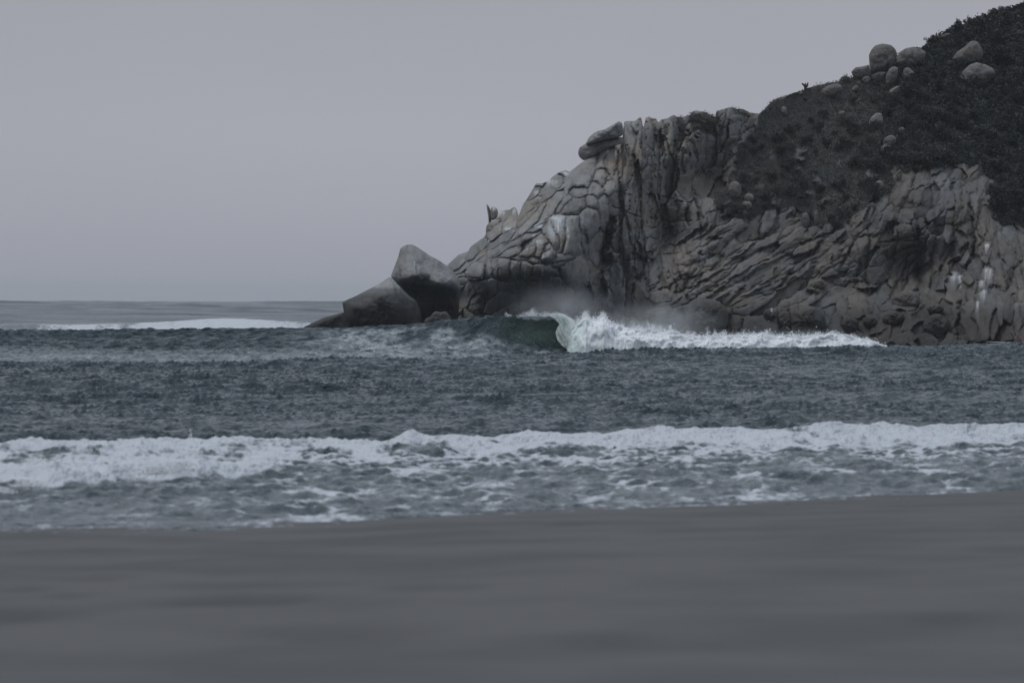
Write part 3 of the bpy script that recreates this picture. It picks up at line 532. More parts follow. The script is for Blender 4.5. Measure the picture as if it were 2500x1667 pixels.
# ------------------------------------------------------------------ separate rocks
def star_rock(name, pts, D, thick, label, group=None, cat='rock', ctrl=None, p=2.6, seed=0, tone=1., rough=1., nt_=30, cen=None, wet=None, lean=0, boxy=.5):
    """closed rock body: outline in photo pixels at distance D, bulging towards and away from the viewer"""
    pts = np.array(pts, float); c = np.array(cen) if cen else pts.mean(0)
    # resample the outline evenly and round it a little
    q = np.vstack([pts, pts[:1]]); s = np.concatenate([[0], np.cumsum(np.hypot(*(np.diff(q, axis=0).T)))])
    per = s[-1]; na = int(np.clip(per / 2.2, 48, 260)); t = np.linspace(0, per, na, endpoint=False)
    ox = np.interp(t, s, q[:, 0]); oy = np.interp(t, s, q[:, 1])
    for _ in range(2): ox = (np.roll(ox, 1) + 2 * ox + np.roll(ox, -1)) / 4; oy = (np.roll(oy, 1) + 2 * oy + np.roll(oy, -1)) / 4
    rad = math.sqrt(max(np.ptp(ox) * np.ptp(oy), 1)) / 2
    wob = rough * .03 * rad * fbm(t / rad * 1.3 + seed * 9.1, t * 0 + seed, 4, 201); dx, dy = ox - c[0], oy - c[1]; ln = np.hypot(dx, dy) + 1e-6; ox = ox + dx / ln * wob; oy = oy + dy / ln * wob
    T = 1 - (1 - np.linspace(0, 1, nt_)) ** 1.5
    X_ = c[0] + (ox - c[0])[None] * T[:, None]; Y_ = c[1] + (oy - c[1])[None] * T[:, None]
    bulge = np.clip(1 - T ** p, 0, 1) ** boxy
    f = bulge[:, None] * thick * np.ones_like(X_)
    if ctrl: f = f * .4 + rbf(ctrl, X_, Y_, 8.) * np.clip((1 - T[:, None]) / .10, 0, 1) ** .5
    f = f + bulge[:, None] * thick * rough * (.36 * fbm(X_ / rad * 1.5 + seed, Y_ / rad * 1.5, 5, 203, .55) + .14 * np.minimum(fbm(X_ / rad * 1.1 - seed, Y_ / rad * 1.4, 3, 205, ridge=True), .3))
    Fp = P(X_, Y_, D + lean * (c[1] - Y_) * PX - f); Bp = P(X_, Y_, D + lean * (c[1] - Y_) * PX + bulge[:, None] * thick * .9)
    V = np.concatenate([Fp, Bp[::-1]])          # centre .. edge .. centre
    V = V.reshape(-1, 3); nr = 2 * nt_
    i = np.arange(nr - 1)[:, None] * na + np.arange(na)[None]; j = np.arange(nr - 1)[:, None] * na + (np.arange(na)[None] + 1) % na
    F = np.stack([i, i + na, j + na, j], -1).reshape(-1, 4)
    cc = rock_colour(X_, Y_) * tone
    if wet is not None: cc = cc * (1 - .5 * smooth(-4, 6, wet(X_, Y_)))[..., None]
    tb = smooth(738, 752, Y_ + 7 * fbm(X_ / 14, Y_ / 14, 3, 209)) * (cat == 'sea rock'); cc = cc * (1 - .45 * tb)[..., None]; lich = smooth(.22, .5, fbm(X_ / 9, Y_ / 9, 4, 211)); cc = cc * (1 - .22 * lich)[..., None]
    piv = P(c[0], max(oy), D); cc = np.concatenate([cc, cc[::-1]])
    o = mesh(name, V - piv, F, MROCK, colr=cc); o.location = piv
    return tag(o, label, cat, group)
z1 = lambda L_: [(750 + x_ * .2551, 450 + y_ * .2551) for x_, y_ in L_]
z2 = lambda L_: [(1900 + x_ * .2551, y_ * .2551) for x_, y_ in L_]
z3 = lambda L_: [(1300 + x_ * .2551, 230 + y_ * .2551) for x_, y_ in L_]
star_rock('sea_rock', z1([(800, 885), (830, 800), (870, 700), (890, 620), (905, 598), (950, 577), (990, 572), (1030, 585), (1090, 625), (1170, 680), (1270, 735), (1330, 775), (1400, 835), (1450, 900), (1470, 980), (1460, 1090), (1450, 1200), (1440, 1400), (1050, 1400), (1000, 1100), (900, 1000), (860, 950)]),
          346, 3.2, 'tall peaked grey rock at the seaward tip of the headland, darker and undercut below', cat='sea rock', cen=z1([(1120, 930)])[0],
          ctrl=[(p_[0], p_[1], h_) for p_, h_ in zip(z1([(850, 880), (960, 700), (960, 610), (1060, 800), (1150, 760), (960, 880), (1060, 868), (1250, 945), (1400, 950), (1300, 830), (960, 970), (1100, 1000), (1250, 1050), (1100, 1200), (1300, 1200), (1300, 1350), (1400, 1100)]),
                                                     [1.2, 1.3, .4, 1.7, 1.1, 2.3, 2.6, 2.4, 1.6, 1.2, .9, .2, .1, -.6, -.6, -.4, .2])], seed=1, tone=1.05, rough=.55, nt_=60, wet=lambda x_, y_: y_ - (690 + .1 * (x_ - 1000)))
star_rock('sea_rock', z1([(335, 1130), (360, 1115), (440, 1080), (560, 1020), (680, 960), (790, 885), (830, 925), (900, 990), (980, 1070), (1040, 1110), (1080, 1200), (1095, 1290), (1100, 1420), (400, 1420), (380, 1330), (350, 1220)]),
          342, 1.8, 'dark slab-sided rock leaning against the peaked rock at the tip of the headland', cat='sea rock', cen=z1([(740, 1180)])[0],
          ctrl=[(p_[0], p_[1], h_) for p_, h_ in zip(z1([(370, 1170), (450, 1110), (700, 990), (790, 930), (450, 1160), (700, 1030), (860, 1010), (600, 1200), (900, 1200), (500, 1350), (800, 1350), (1040, 1300), (1000, 1150)]),
                                                     [.8, .9, 1.0, .9, 1.8, 2.0, 1.6, 2.0, 1.9, 1.7, 2.0, 1.2, 1.1])], seed=2, tone=1.2, rough=.5, nt_=50, wet=lambda x_, y_: y_ - 702)
star_rock('sea_rock', z1([(-30, 1365), (60, 1320), (150, 1280), (250, 1252), (350, 1222), (400, 1300), (430, 1440), (-60, 1440)]), 340, 1.2, 'low dark wedge of rock sloping into the sea, furthest out from the headland', cat='sea rock', seed=3, tone=.7, rough=.7)
star_rock('sea_rock', z1([(1105, 1340), (1130, 1285), (1180, 1265), (1195, 1235), (1235, 1212), (1268, 1224), (1330, 1215), (1368, 1260), (1380, 1310), (1385, 1400), (1100, 1400)]), 341, .8, 'small paler rock in the dark gap below the peaked rock', cat='sea rock', seed=4, tone=1.25, rough=.9, p=4, boxy=.3)
# perched cap stones and the horned rocks on the ridge
star_rock('cap_stone', z3([(435, 560), (450, 510), (500, 478), (520, 470), (600, 445), (740, 425), (868, 410), (880, 470), (800, 490), (700, 530), (640, 570), (570, 610), (490, 635), (460, 615), (440, 590)]), 357.2, .8, 'lower beak-shaped ledge of rock jutting out at the cliff top', cat='rock', seed=5, rough=.8, nt_=24, tone=.95)
star_rock('cap_stone', z3([(505, 480), (540, 415), (580, 378), (630, 350), (690, 340), (760, 300), (830, 257), (858, 275), (870, 340), (865, 392), (830, 415), (740, 428), (640, 448), (560, 478)]), 356.7, 1.1, 'upper long rounded block lying on the beak-shaped ledge at the cliff top', cat='rock', seed=6, rough=1, nt_=24, tone=1.05, boxy=.4)
star_rock('horn_rock', z1([(1713, 186), (1730, 196), (1745, 225), (1756, 260), (1772, 320), (1768, 345), (1738, 390), (1731, 300), (1722, 240)]), 355, .35, 'thin pointed rock fin standing like a horn on the seaward ridge', cat='rock', seed=7, nt_=14, rough=.5)
star_rock('horn_rock', z1([(1758, 222), (1790, 214), (1818, 236), (1830, 275), (1812, 325), (1775, 350), (1757, 320), (1752, 260)]), 354.7, .45, 'stubby white-streaked block just right of the horn on the ridge', cat='rock', seed=8, nt_=14, rough=.8)
star_rock('horn_rock', z1([(1715, 400), (1740, 365), (1800, 345), (1850, 330), (1850, 400), (1820, 470), (1780, 530), (1740, 570), (1722, 520), (1708, 450)]), 354.3, .9, 'rounded block under the horn on the seaward ridge', cat='rock', seed=9, nt_=18, rough=.7)
# boulders on the slope: (outline or ellipse), label
def ell(cx, cy, a, c, ang=0):
    t = np.linspace(0, 2 * np.pi, 24, endpoint=False); return [(cx + a * math.cos(u) * math.cos(R(ang)) - c * math.sin(u) * -math.sin(R(ang)) * -1, cy - a * math.cos(u) * math.sin(R(ang)) - c * math.sin(u) * math.cos(R(ang))) for u in t]
HB = [(z2([(870, 520), (895, 470), (930, 435), (1000, 420), (1080, 432), (1120, 470), (1140, 520), (1110, 600), (1060, 660), (1010, 690), (960, 720), (900, 720), (875, 640), (868, 570)]), 'tall round boulder standing against the sky on the hill, the largest of its cluster', 1.),
      (z2([(1110, 620), (1130, 560), (1160, 500), (1220, 465), (1290, 450), (1370, 470), (1415, 500), (1410, 550), (1360, 610), (1300, 650), (1230, 650), (1150, 640)]), 'broad rounded boulder just right of the tallest one on the skyline', 1.),
      (z2([(697, 690), (740, 645), (800, 640), (870, 620), (885, 700), (860, 745), (780, 765), (720, 745)]), 'grey boulder on the skyline against the left side of the tallest one', .85),
      (z2([(890, 720), (960, 690), (1040, 690), (1020, 760), (960, 800), (900, 800), (870, 760)]), 'dark boulder tucked under the tallest one on the hill', .6),
      (z2([(1015, 830), (1030, 720), (1060, 660), (1100, 635), (1150, 650), (1140, 730), (1110, 790), (1060, 840)]), 'upright oblong boulder below the gap between the two skyline boulders', 1.05),
      (z2([(1190, 690), (1210, 650), (1250, 648), (1300, 690), (1320, 750), (1290, 790), (1220, 795), (1190, 750)]), 'small egg-shaped boulder below the broad skyline boulder', 1.1),
      (z2([(1037, 905), (1070, 860), (1130, 825), (1180, 815), (1190, 860), (1170, 910), (1110, 935), (1050, 930)]), 'pale tilted boulder lying lowest in the hilltop cluster', 1.3),
      (z2([(1660, 570), (1700, 510), (1780, 450), (1850, 390), (1910, 400), (1950, 460), (1965, 520), (1940, 590), (1860, 625), (1760, 630), (1690, 610)]), 'large rust-tinged boulder high among the dark shrubs', 1.),
      (z2([(1730, 770), (1760, 690), (1830, 620), (1900, 598), (1990, 620), (2060, 660), (2085, 700), (2050, 745), (1990, 790), (1900, 810), (1800, 820), (1740, 800)]), 'large dome-shaped boulder directly below the rust-tinged one', 1.15),
      (z2([(860, 1185), (890, 1120), (940, 1080), (990, 1085), (1005, 1150), (1000, 1212), (950, 1200), (920, 1165), (900, 1212), (870, 1215)]), 'white notched boulder alone on the open scrub slope', 1.5),
      (z2([(380, 910), (410, 860), (480, 820), (560, 798), (610, 820), (620, 860), (570, 910), (480, 940), (400, 940)]), 'flat-topped boulder just under the skyline left of the hilltop cluster', 1.),
      (z2([(690, 880), (710, 840), (750, 815), (775, 840), (750, 875), (720, 890)]), 'small pale boulder at the lower left of the hilltop cluster', 1.3),
      (z2([(745, 790), (770, 775), (795, 790), (790, 815), (760, 818)]), 'smallest round boulder at the left foot of the hilltop cluster', 1.2),
      (z2([(575, 790), (600, 740), (640, 720), (690, 740), (700, 790)]), 'dark low rock on the skyline left of the cluster', .7),
      (z2([(795, 770), (820, 735), (870, 730), (890, 760), (870, 810), (820, 815)]), 'grey boulder at the foot of the cluster below the left skyline boulder', .9),
      (ell(1914, 272, 8, 12), 'small upright white stone near the left shoulder of the slope', 1.3), (ell(2260, 148, 7, 5), 'tiny pale stone beside the broad skyline boulder', 1.4), (ell(2057, 278, 10, 7), 'small pale stone in the middle of the upper slope', 1.2),
      (ell(2099, 244, 6, 4), 'tiny stone on the slope below the hilltop cluster', 1.), (ell(2203, 320, 8, 10, 30), 'upper stone of the small outcrop in mid slope', 1.2), (ell(2172, 346, 18, 14, 40), 'long tilted stone in the small outcrop in mid slope', 1.), (ell(2164, 366, 14, 14, 50), 'lowest cracked stone of the small outcrop in mid slope', 1.2),
      (ell(2147, 454, 12, 13), 'squarish pale boulder at the lower edge of the scrub', 1.2), (ell(1794, 464, 16, 22), 'weathered knob of granite poking out of the lower left scrub', 1.), (ell(1828, 484, 13, 12, 30), 'upper pale stone of a pair in the lower left scrub', 1.2), (ell(1822, 502, 14, 10, 20), 'lower cracked stone of a pair in the lower left scrub', 1.15),
      (ell(1935, 516, 8, 12), 'pale stone among the scrub above the slanting ledges', 1.1), (ell(1966, 538, 11, 20), 'tall rock among the scrub above the slanting ledges', 1.), (ell(1993, 532, 6, 20), 'narrow upright rock at the lower edge of the scrub', .95), (ell(2195, 470 - 40, 8, 16, -10), 'slim pale rock at the top of the right-hand cliffs', 1.1),
      (ell(2305, 92, 20, 8, 25), 'low rock on the skyline between cluster and upper shrubs', .6), (ell(2338, 68, 9, 6), 'small dark rock on the skyline further up the hill', .7)]
for i_, (pl, lb, tn) in enumerate(HB):
    a = np.array(pl); cx, cy = a.mean(0); sz = min(np.ptp(a[:, 0]), np.ptp(a[:, 1])) * PX / 2
    star_rock('boulder', pl, depth_at(cx, max(a[:, 1].max() - 3, cy)) + sz * .22, sz * .95, lb, 'boulders on the headland slope', 'boulder', seed=20 + i_, tone=tn * 1.12, rough=.9, nt_=20)
FB = [((1727, 775, 52, 46, 0), 'broad dark humped boulder at the foot of the cliff behind the whitewater', .75), ((1610, 772, 40, 22, 4), 'smooth low boulder in the spray mist at the cliff foot', .95), ((1400, 772, 20, 14, 0), 'low boulder just behind the curling crest of the wave', 1.), ((1432, 766, 13, 16, 0), 'small square boulder above the first splash of the wave', 1.05),
      ((1454, 774, 6, 12, 0), 'small pointed stone right of the square boulder above the splash', 1.), ((1484, 748, 12, 18, 60), 'small boulder at the mouth of the dark gully', .9), ((2286, 798, 34, 32, 0), 'big blunt-cornered boulder at the waterline below the white-topped rocks', .95), ((2211, 736, 36, 25, 0), 'squared boulder wedged between the dark gully and the cliff foot', 1.),
      ((2284, 754, 21, 12, 0), 'flattened boulder resting on the big blunt-cornered one', .9), ((2181, 778, 28, 17, 10), 'dark boulder left below the squared one', .75), ((2124, 786, 18, 14, 0), 'small dark boulder among the rubble at the cliff foot', .8), ((2073, 794, 24, 20, 20), 'dark rounded boulder in the rubble behind the end of the whitewater', .75),
      ((1971, 790, 46, 44, 0), 'large domed boulder above the thin end of the whitewater', .85), ((1915, 788, 20, 30, 0), 'upright rounded boulder beside the white-streaked stone', .85), ((1880, 768, 17, 15, 0), 'small pointed boulder with a white streak', .9), ((1999, 695, 20, 13, 0), 'loaf-shaped block on the ledge above the domed boulder', 1.)]
for i_, ((cx, cy, a, c, an), lb, tn) in enumerate(FB):
    star_rock('boulder', ell(cx, cy, a, c, an), depth_at(cx, cy) - .15, min(a, c) * PX * .9 + .25, lb, 'boulders at the foot of the cliff', 'boulder', seed=60 + i_, tone=tn, rough=1.1, nt_=26, p=3.2, boxy=.42)

# ------------------------------------------------------------------ vegetation
def leaves(n_, pos, size, nrm_bias=(0, -.3, .6), seed=0, cfun=None):
    r = np.random.default_rng(seed); d1 = r.normal(size=(n_, 3)); d1 /= np.linalg.norm(d1, axis=1)[:, None]
    nn = r.normal(size=(n_, 3)) * .8 + np.array(nrm_bias); d2 = np.cross(d1, nn); d2 /= np.linalg.norm(d2, axis=1)[:, None] + 1e-9
    s = size[:, None]; w = s * .42
    V = np.stack([pos - d1 * s * .5, pos + d2 * w * .5, pos + d1 * s * .5, pos - d2 * w * .5], 1).reshape(-1, 3)
    F = np.arange(4 * n_).reshape(-1, 4); c = np.repeat(cfun, 4, 0)
    return V, F, c
mask = vg.ravel(); idx = np.nonzero(mask)[0]
w = np.ones(len(idx)); gx_ = GX.ravel()[idx]; w *= .5 + 1.6 * smooth(2100, 2300, gx_); w /= w.sum()
NL = 240000
pk = rng.choice(idx, NL, p=w); fx_ = front.reshape(-1, 3)[pk]; gx_ = GX.ravel()[pk]; gy_ = GY.ravel()[pk]
dens = smooth(1950, 2380, gx_ + .25 * (300 - gy_) + 120 * fbm(gx_ / 60, gy_ / 50, 3, 309)); cl_ = fbm(gx_ / 26, gy_ / 20, 3, 301)
hh = rng.random(NL) ** 1.6 * (.16 + .5 * dens * smooth(-.3, .5, cl_) + .12 * smooth(0, .4, cl_))
pos = fx_ + np.stack([rng.normal(size=NL) * .05, -hh * .8, hh * .75], -1)
tint = rng.random(NL)[:, None]; grn = smooth(-.2, .35, fbm(gx_ / 40, gy_ / 34, 3, 303) + .4 * dens - .1)[:, None]
lc = (np.array([.062, .060, .055]) * (1 - grn) + np.array([.050, .056, .051]) * grn) * (.72 + .5 * tint ** 2) * (1 + .9 * fbm((gx_ + gy_) / 40, (gy_ - .6 * gx_) / 12, 4, 305))[:, None] * (1 + 1.0 * (rng.random(NL)[:, None] > .975))
V, F, c_ = leaves(NL, pos, (.06 + .09 * rng.random(NL)) * (1 + .9 * dens), seed=5, cfun=lc)
tag(mesh('scrub', V, F, MLEAF, colr=c_, smooth_=False), 'low dark scrub and dry grass covering the headland slope', 'scrub', kind='stuff')

def shrub_mesh(seed, n_=900, tone=1.):
    r = np.random.default_rng(seed); k = 9; cen = np.stack([r.normal(size=k) * .42, r.normal(size=k) * .35, .35 + .75 * r.random(k)], -1); rad = .22 + .24 * r.random(k)
    w_ = r.integers(0, k, n_); v = r.normal(size=(n_, 3)); v /= np.linalg.norm(v, axis=1)[:, None]; pos = cen[w_] + v * (rad[w_] * r.random(n_) ** .35)[:, None]
    pos[:, 2] = np.maximum(pos[:, 2], .02)
    c = tone * np.array([.052, .055, .052]) * (.75 + .45 * r.random((n_, 1)) ** 2) * (.75 + .6 * r.random(k)[w_][:, None]) * (1 + .8 * (r.random((n_, 1)) > .97))
    return leaves(n_, pos, .12 + .12 * r.random(n_), seed=seed, cfun=c)
def stems_mesh(seed):
    r = np.random.default_rng(seed); V = []; F = []
    for k in range(5):
        a = r.random() * 6.28; tip = np.array([math.cos(a) * .4, math.sin(a) * .35, .7 + .3 * r.random()]); b0 = np.array([math.cos(a) * .05, math.sin(a) * .05, -.15])
        for s_ in range(5):
            c = b0 + (tip - b0) * s_ / 4 + np.array([0, 0, .08 * math.sin(s_)]) ; rr_ = .035 * (1 - s_ / 5)
            for q_ in range(5): V.append(c + np.array([math.cos(q_ * 1.2566) * rr_, math.sin(q_ * 1.2566) * rr_, 0]))
        o_ = k * 25
        for s_ in range(4):
            for q_ in range(5): F.append((o_ + s_ * 5 + q_, o_ + s_ * 5 + (q_ + 1) % 5, o_ + s_ * 5 + 5 + (q_ + 1) % 5, o_ + s_ * 5 + 5 + q_))
    return np.array(V), np.array(F)
protos = []
for s_ in range(5):
    V, F, c_ = shrub_mesh(400 + s_, tone=(.62, .85, 1.05, 1.3, 1.0)[s_]); V2, F2 = stems_mesh(500 + s_)
    protos.append((V, F, c_, V2, F2))
pm = {}
SH = []
for px in np.arange(2268, 2640, 15): SH.append((px, ip(px, TOP) + 4, 'sky'))
for px, py in [(2210, 180), (2235, 205), (2260, 180), (2290, 140), (2300, 200), (2330, 110), (2355, 90), (2380, 100), (2400, 150), (2430, 110), (2440, 160), (2460, 90), (2480, 130), (2490, 190), (2450, 220), (2420, 250), (2390, 220), (2360, 250), (2330, 240), (2490, 260), (2460, 290), (2430, 320), (2470, 350),
               (2400, 340), (2370, 300), (2340, 320), (2310, 280), (2300, 350), (2350, 370), (2400, 385), (2440, 390), (2480, 410), (2445, 430), (2470, 470), (2495, 500), (2460, 510), (2440, 525), (2270, 300), (2250, 250), (2495, 330), (2220, 270), (2405, 190), (2375, 160), (2340, 170), (2180, 230), (2160, 290), (2200, 350), (2120, 320), (2230, 370), (2090, 400), (2150, 420), (2050, 460), (1990, 430), (2240, 320), (2170, 380), (2020, 500), (2110, 460), (1930, 480), (2300, 395), (2250, 395), (1900, 380), (1980, 300), (2040, 330)]:
    SH.append((px, py, 'slope'))
r_ = np.random.default_rng(77)
for k in range(400):
    px, py = r_.uniform(1800, 2330), r_.uniform(215, 560); i_ = int(np.searchsorted(xs, px)); j_ = int((py - ytop[i_]) / (ybot - ytop[i_]) * (nv - 1))
    if j_ > 4 and vg[j_, i_] and len(SH) < 190: SH.append((px, py, 'slope'))
for (pl, lb, tn) in HB[:11]:
    a = np.array(pl)
    for t_ in (.15, .5, .85): SH.append((a[:, 0].min() + t_ * np.ptp(a[:, 0]) + r_.normal() * 3, a[:, 1].max() + 3, 'tuft'))
for k, (px, py, where) in enumerate(SH):
    i_ = k % 5
    pos = P(px, py, depth_at(px, py) - .1); sc = (.22 + .22 * r_.random()) if where == 'sky' else (.40 + .75 * r_.random()) * (.5 + .5 * smooth(15, 120, py - ip(px, TOP))) * (.55 + .45 * smooth(2050, 2300, px))
    if where == 'tuft': sc *= .5
    o = link('shrub', None); o.location = pos; o.scale = (sc, sc, sc * (.8 + .3 * r_.random())); o.rotation_euler = (0, 0, 6.28 * r_.random())
    if where == 'sky': tag(o, 'small dark shrub standing on the skyline of the upper headland', 'shrub', 'shrubs on the skyline of the headland')
    else: tag(o, 'dense dark green shrub among its like on the scrubby slope of the headland', 'shrub', 'shrubs on the headland slope')
    if i_ not in pm:
        V, F, c_, V2, F2 = protos[i_]
        f = mesh('foliage', V, F, MLEAF, o, False, c_); s = mesh('stem', V2, F2, MROCK, o, True, np.tile([.05, .04, .035], (len(V2), 1))); pm[i_] = (f.data, s.data)
    else: link('foliage', pm[i_][0], o); link('stem', pm[i_][1], o)
# prickly pear on the ridge
o = link('cactus', None); base_p = P(1966, 221, depth_at(1966, 221) - .2); o.location = base_p
tag(o, 'small many-lobed cactus silhouetted on the ridge left of the hilltop boulders', 'cactus')
for (cx, cz, a, c, an) in [(0, .12, .16, .09, 80), (-.06, .30, .12, .08, 110), (.10, .28, .13, .07, 60), (-.16, .40, .10, .06, 140), (.16, .44, .09, .05, 80), (.02, .40, .09, .05, 95), (.12, .08, .12, .07, 20)]:
    u = np.linspace(0, np.pi, 9)[:, None]; v = np.linspace(0, 2 * np.pi, 13)[None]
    lx = a * np.cos(u) + 0 * v; ly = c * np.sin(u) * np.cos(v); lz = .03 * np.sin(u) * np.sin(v); ca, sa = math.cos(R(an)), math.sin(R(an))
    mesh('pad', np.stack([cx + lx * ca - ly * sa, lz, cz + lx * sa + ly * ca], -1), gridfaces(9, 13), MLEAF, o, True, np.tile([.030, .040, .030], (9 * 13, 1)))

# ------------------------------------------------------------------ curling lip and whitewater of the breaking wave
def crest_y(px): return ip(px, [(1340, 769), (1360, 771), (1380, 776), (1400, 786), (1412, 792), (1440, 800)])
nu, nw = 90, 90
u = np.linspace(0, 1, nu)[:, None]; v = np.linspace(0, 1, nw)[None]
bx_ = [(0, 1335), (.12, 1352), (.24, 1366), (.34, 1359), (.45, 1356), (.6, 1361), (.75, 1373), (.88, 1390), (1, 1415)]
by_ = [(0, 768), (.12, 777), (.24, 791), (.34, 802), (.45, 813), (.6, 830), (.75, 845), (.88, 856), (1, 868)]
bd_ = [(0, .15), (.12, -.5), (.24, -1.0), (.34, -1.3), (.45, -1.6), (.6, -1.9), (.75, -2.2), (.88, -2.4), (1, -2.6)]
x0 = ip(v, bx_); y0 = ip(v, by_); d0 = ip(v, bd_)
for _ in range(3):
    for A_ in (x0, y0, d0): A_[0, 1:-1] = (A_[0, :-2] + 2 * A_[0, 1:-1] + A_[0, 2:]) / 4
x1 = 1400 + 55 * v; y1 = 781 + (880 - 781) * v ** 1.0; d1_ = -2.7 * np.sin(v * 1.5)
ux = u; CX = x0 * (1 - ux) + x1 * ux; CY = y0 * (1 - ux) + y1 * ux - 10 * np.sin(np.pi * ux) * (1 - v) ** 2; CD = d0 * (1 - ux) + d1_ * ux - .5 * np.sin(np.pi * ux) * np.sin(np.pi * np.clip(v, 0, 1))
CD = CD + .05 * fbm(CX / 9 - CY / 14, CY / 40 + CX / 60, 4, 311) + .02 * fbm(CX / 3, CY / 5, 3, 313)
A = P(CX, CY, YW + CD); B = A + np.array([.04, .12, -.01])
V = np.concatenate([A.reshape(-1, 3), B.reshape(-1, 3)]); F1 = gridfaces(nu, nw); F2 = gridfaces(nu, nw, True) + nu * nw
def rim(ids): ids = np.array(ids); return np.stack([ids[:-1], ids[1:], ids[1:] + nu * nw, ids[:-1] + nu * nw], -1)
F = np.concatenate([F1, F2, rim(np.arange(nw)), rim(np.arange(nw) + (nu - 1) * nw), rim(np.arange(nu) * nw), rim(np.arange(nu) * nw + nw - 1)])
wh = .32 + .75 * smooth(.30, .85, ux + 0 * v) + .25 * smooth(.16, .02, ux + 0 * v) * smooth(.3, .6, v) + .9 * fbm(CX / 5 - CY / 9, CY / 34 + CX / 50, 5, 315, .65) + .25 * smooth(.3, .8, v) + .3 * smooth(.12, 0, v)
wh = np.clip(wh, 0, 1)[..., None]
lc = np.array([.15, .205, .18]) * (1 - wh) + np.array([.56, .60, .62]) * wh
MLIP = vcmat('lip_water', .7, .7, 6, .07, .25, 4, .2)
mesh('curling_lip', V, F, MLIP, wave, colr=np.concatenate([lc.reshape(-1, 3)] * 2))

# whitewater: billowing roll of foam
WT = [(1384, 850), (1396, 806), (1410, 792), (1420, 784), (1430, 773), (1445, 781), (1458, 784), (1472, 775), (1486, 786), (1500, 797), (1540, 805), (1580, 807), (1620, 813), (1640, 811), (1680, 823), (1720, 824), (1760, 822), (1820, 822), (1860, 817), (1900, 824), (1960, 823), (2000, 822), (2040, 818), (2080, 824), (2120, 833), (2150, 842), (2175, 851), (2200, 858)]
nu, nw = 900, 110
u = np.linspace(1385, 2200, nu)[:, None] + np.zeros((1, nw)); v = np.linspace(0, 1, nw)[None] + np.zeros((nu, 1))
ty = ip(u, WT) + 2.5 * fbm(u / 12, u * 0 + v * 2.5, 3, 321, .7) * smooth(1400, 1420, u); thk = (870 - ty) * .0216
ang = v * math.pi                                   # back foot .. top .. front foot
zfac = np.sin(ang) ** .75; dep = 2.3 * np.cos(ang) * (thk / 2 + .35)
yy = 882 - (882 - ty) * zfac
D_ = YW - 1.6 + dep * np.where(dep > 0, 1.2, 1.0)
vw = v * 190 + 8 * fbm(u / 30, v * 6, 2, 322)
bil = .60 * (.35 + fbm(u / 34, vw / 34, 3, 323, .45)) + .19 * fbm(u / 13 + 5, vw / 14, 3, 325, .5) + .05 * fbm(u / 4, vw / 5, 3, 327)
bil = bil * smooth(2200, 2120, u) * np.sin(ang) ** .3
q = P(u, yy, D_) + np.stack([.25 * bil * fbm(u / 11, v * 9, 2, 329), -bil * (.5 + .5 * np.sin(ang)) * 1.1, .22 * bil * (zfac > .5)], -1)
fc = np.array([.80, .83, .86]) * (1 - .16 * smooth(0, .5, fbm(u / 26, vw / 22, 4, 331)))[..., None] * (1 - .18 * np.clip(1 - (u - 1398) / 45, 0, 1)[..., None] * np.array([1, .4, .7]))
mesh('whitewater', q, gridfaces(nu, nw), MFOAM, wave, colr=fc)

def blobs(name, pos, size, mat, parent, c=(.84, .86, .89), seed=0, stretch=None):
    """many small irregular droplets and clots in one mesh"""
    r = np.random.default_rng(seed); n_ = len(pos)
    o8 = np.array([(1, 0, 0), (-1, 0, 0), (0, 1, 0), (0, -1, 0), (0, 0, 1), (0, 0, -1)], float); f8 = np.array([(0, 2, 4), (2, 1, 4), (1, 3, 4), (3, 0, 4), (2, 0, 5), (1, 2, 5), (3, 1, 5), (0, 3, 5)])
    V = o8[None] * (.6 + .8 * r.random((n_, 6, 1))) * size[:, None, None] * (1 if stretch is None else stretch[:, None, :]); V = V + pos[:, None]
    F = f8[None] + (np.arange(n_) * 6)[:, None, None]
    return mesh(name, V.reshape(-1, 3), F.reshape(-1, 3), mat, parent, True, np.tile(c, (n_ * 6, 1)))
r = np.random.default_rng(99)
S = []; 
def plume(px, py, w, h, n_, big=.03, lean=0):      # splash: base pixel, half width, height in pixels
    t = r.random(n_) ** 1.5; x = px + w * (1.15 - .55 * t) * r.normal(size=n_) * .55 + lean * t * h; y_ = py - h * t + 2 * r.normal(size=n_)
    S.append(np.c_[P(x, y_, YW - 1.6 + .5 * r.normal(size=n_)), (.006 + big * r.random(n_) ** 2.5) * (1 - .5 * t)])
nE = 26000; ex = 1405 + 770 * r.random(nE); hgt = (5 + 16 * np.clip(fbm(ex / 16, ex * 0, 3, 341, .7) + .12, 0, 1)) * (1 - .35 * smooth(1900, 2170, ex)); t = r.exponential(.45, nE)
S.append(np.c_[P(ex + 3 * r.normal(size=nE), ip(ex, WT) + 4 - hgt * t, YW - 1.6 + .5 * r.normal(size=nE)), .007 + .03 * r.random(nE) ** 3])
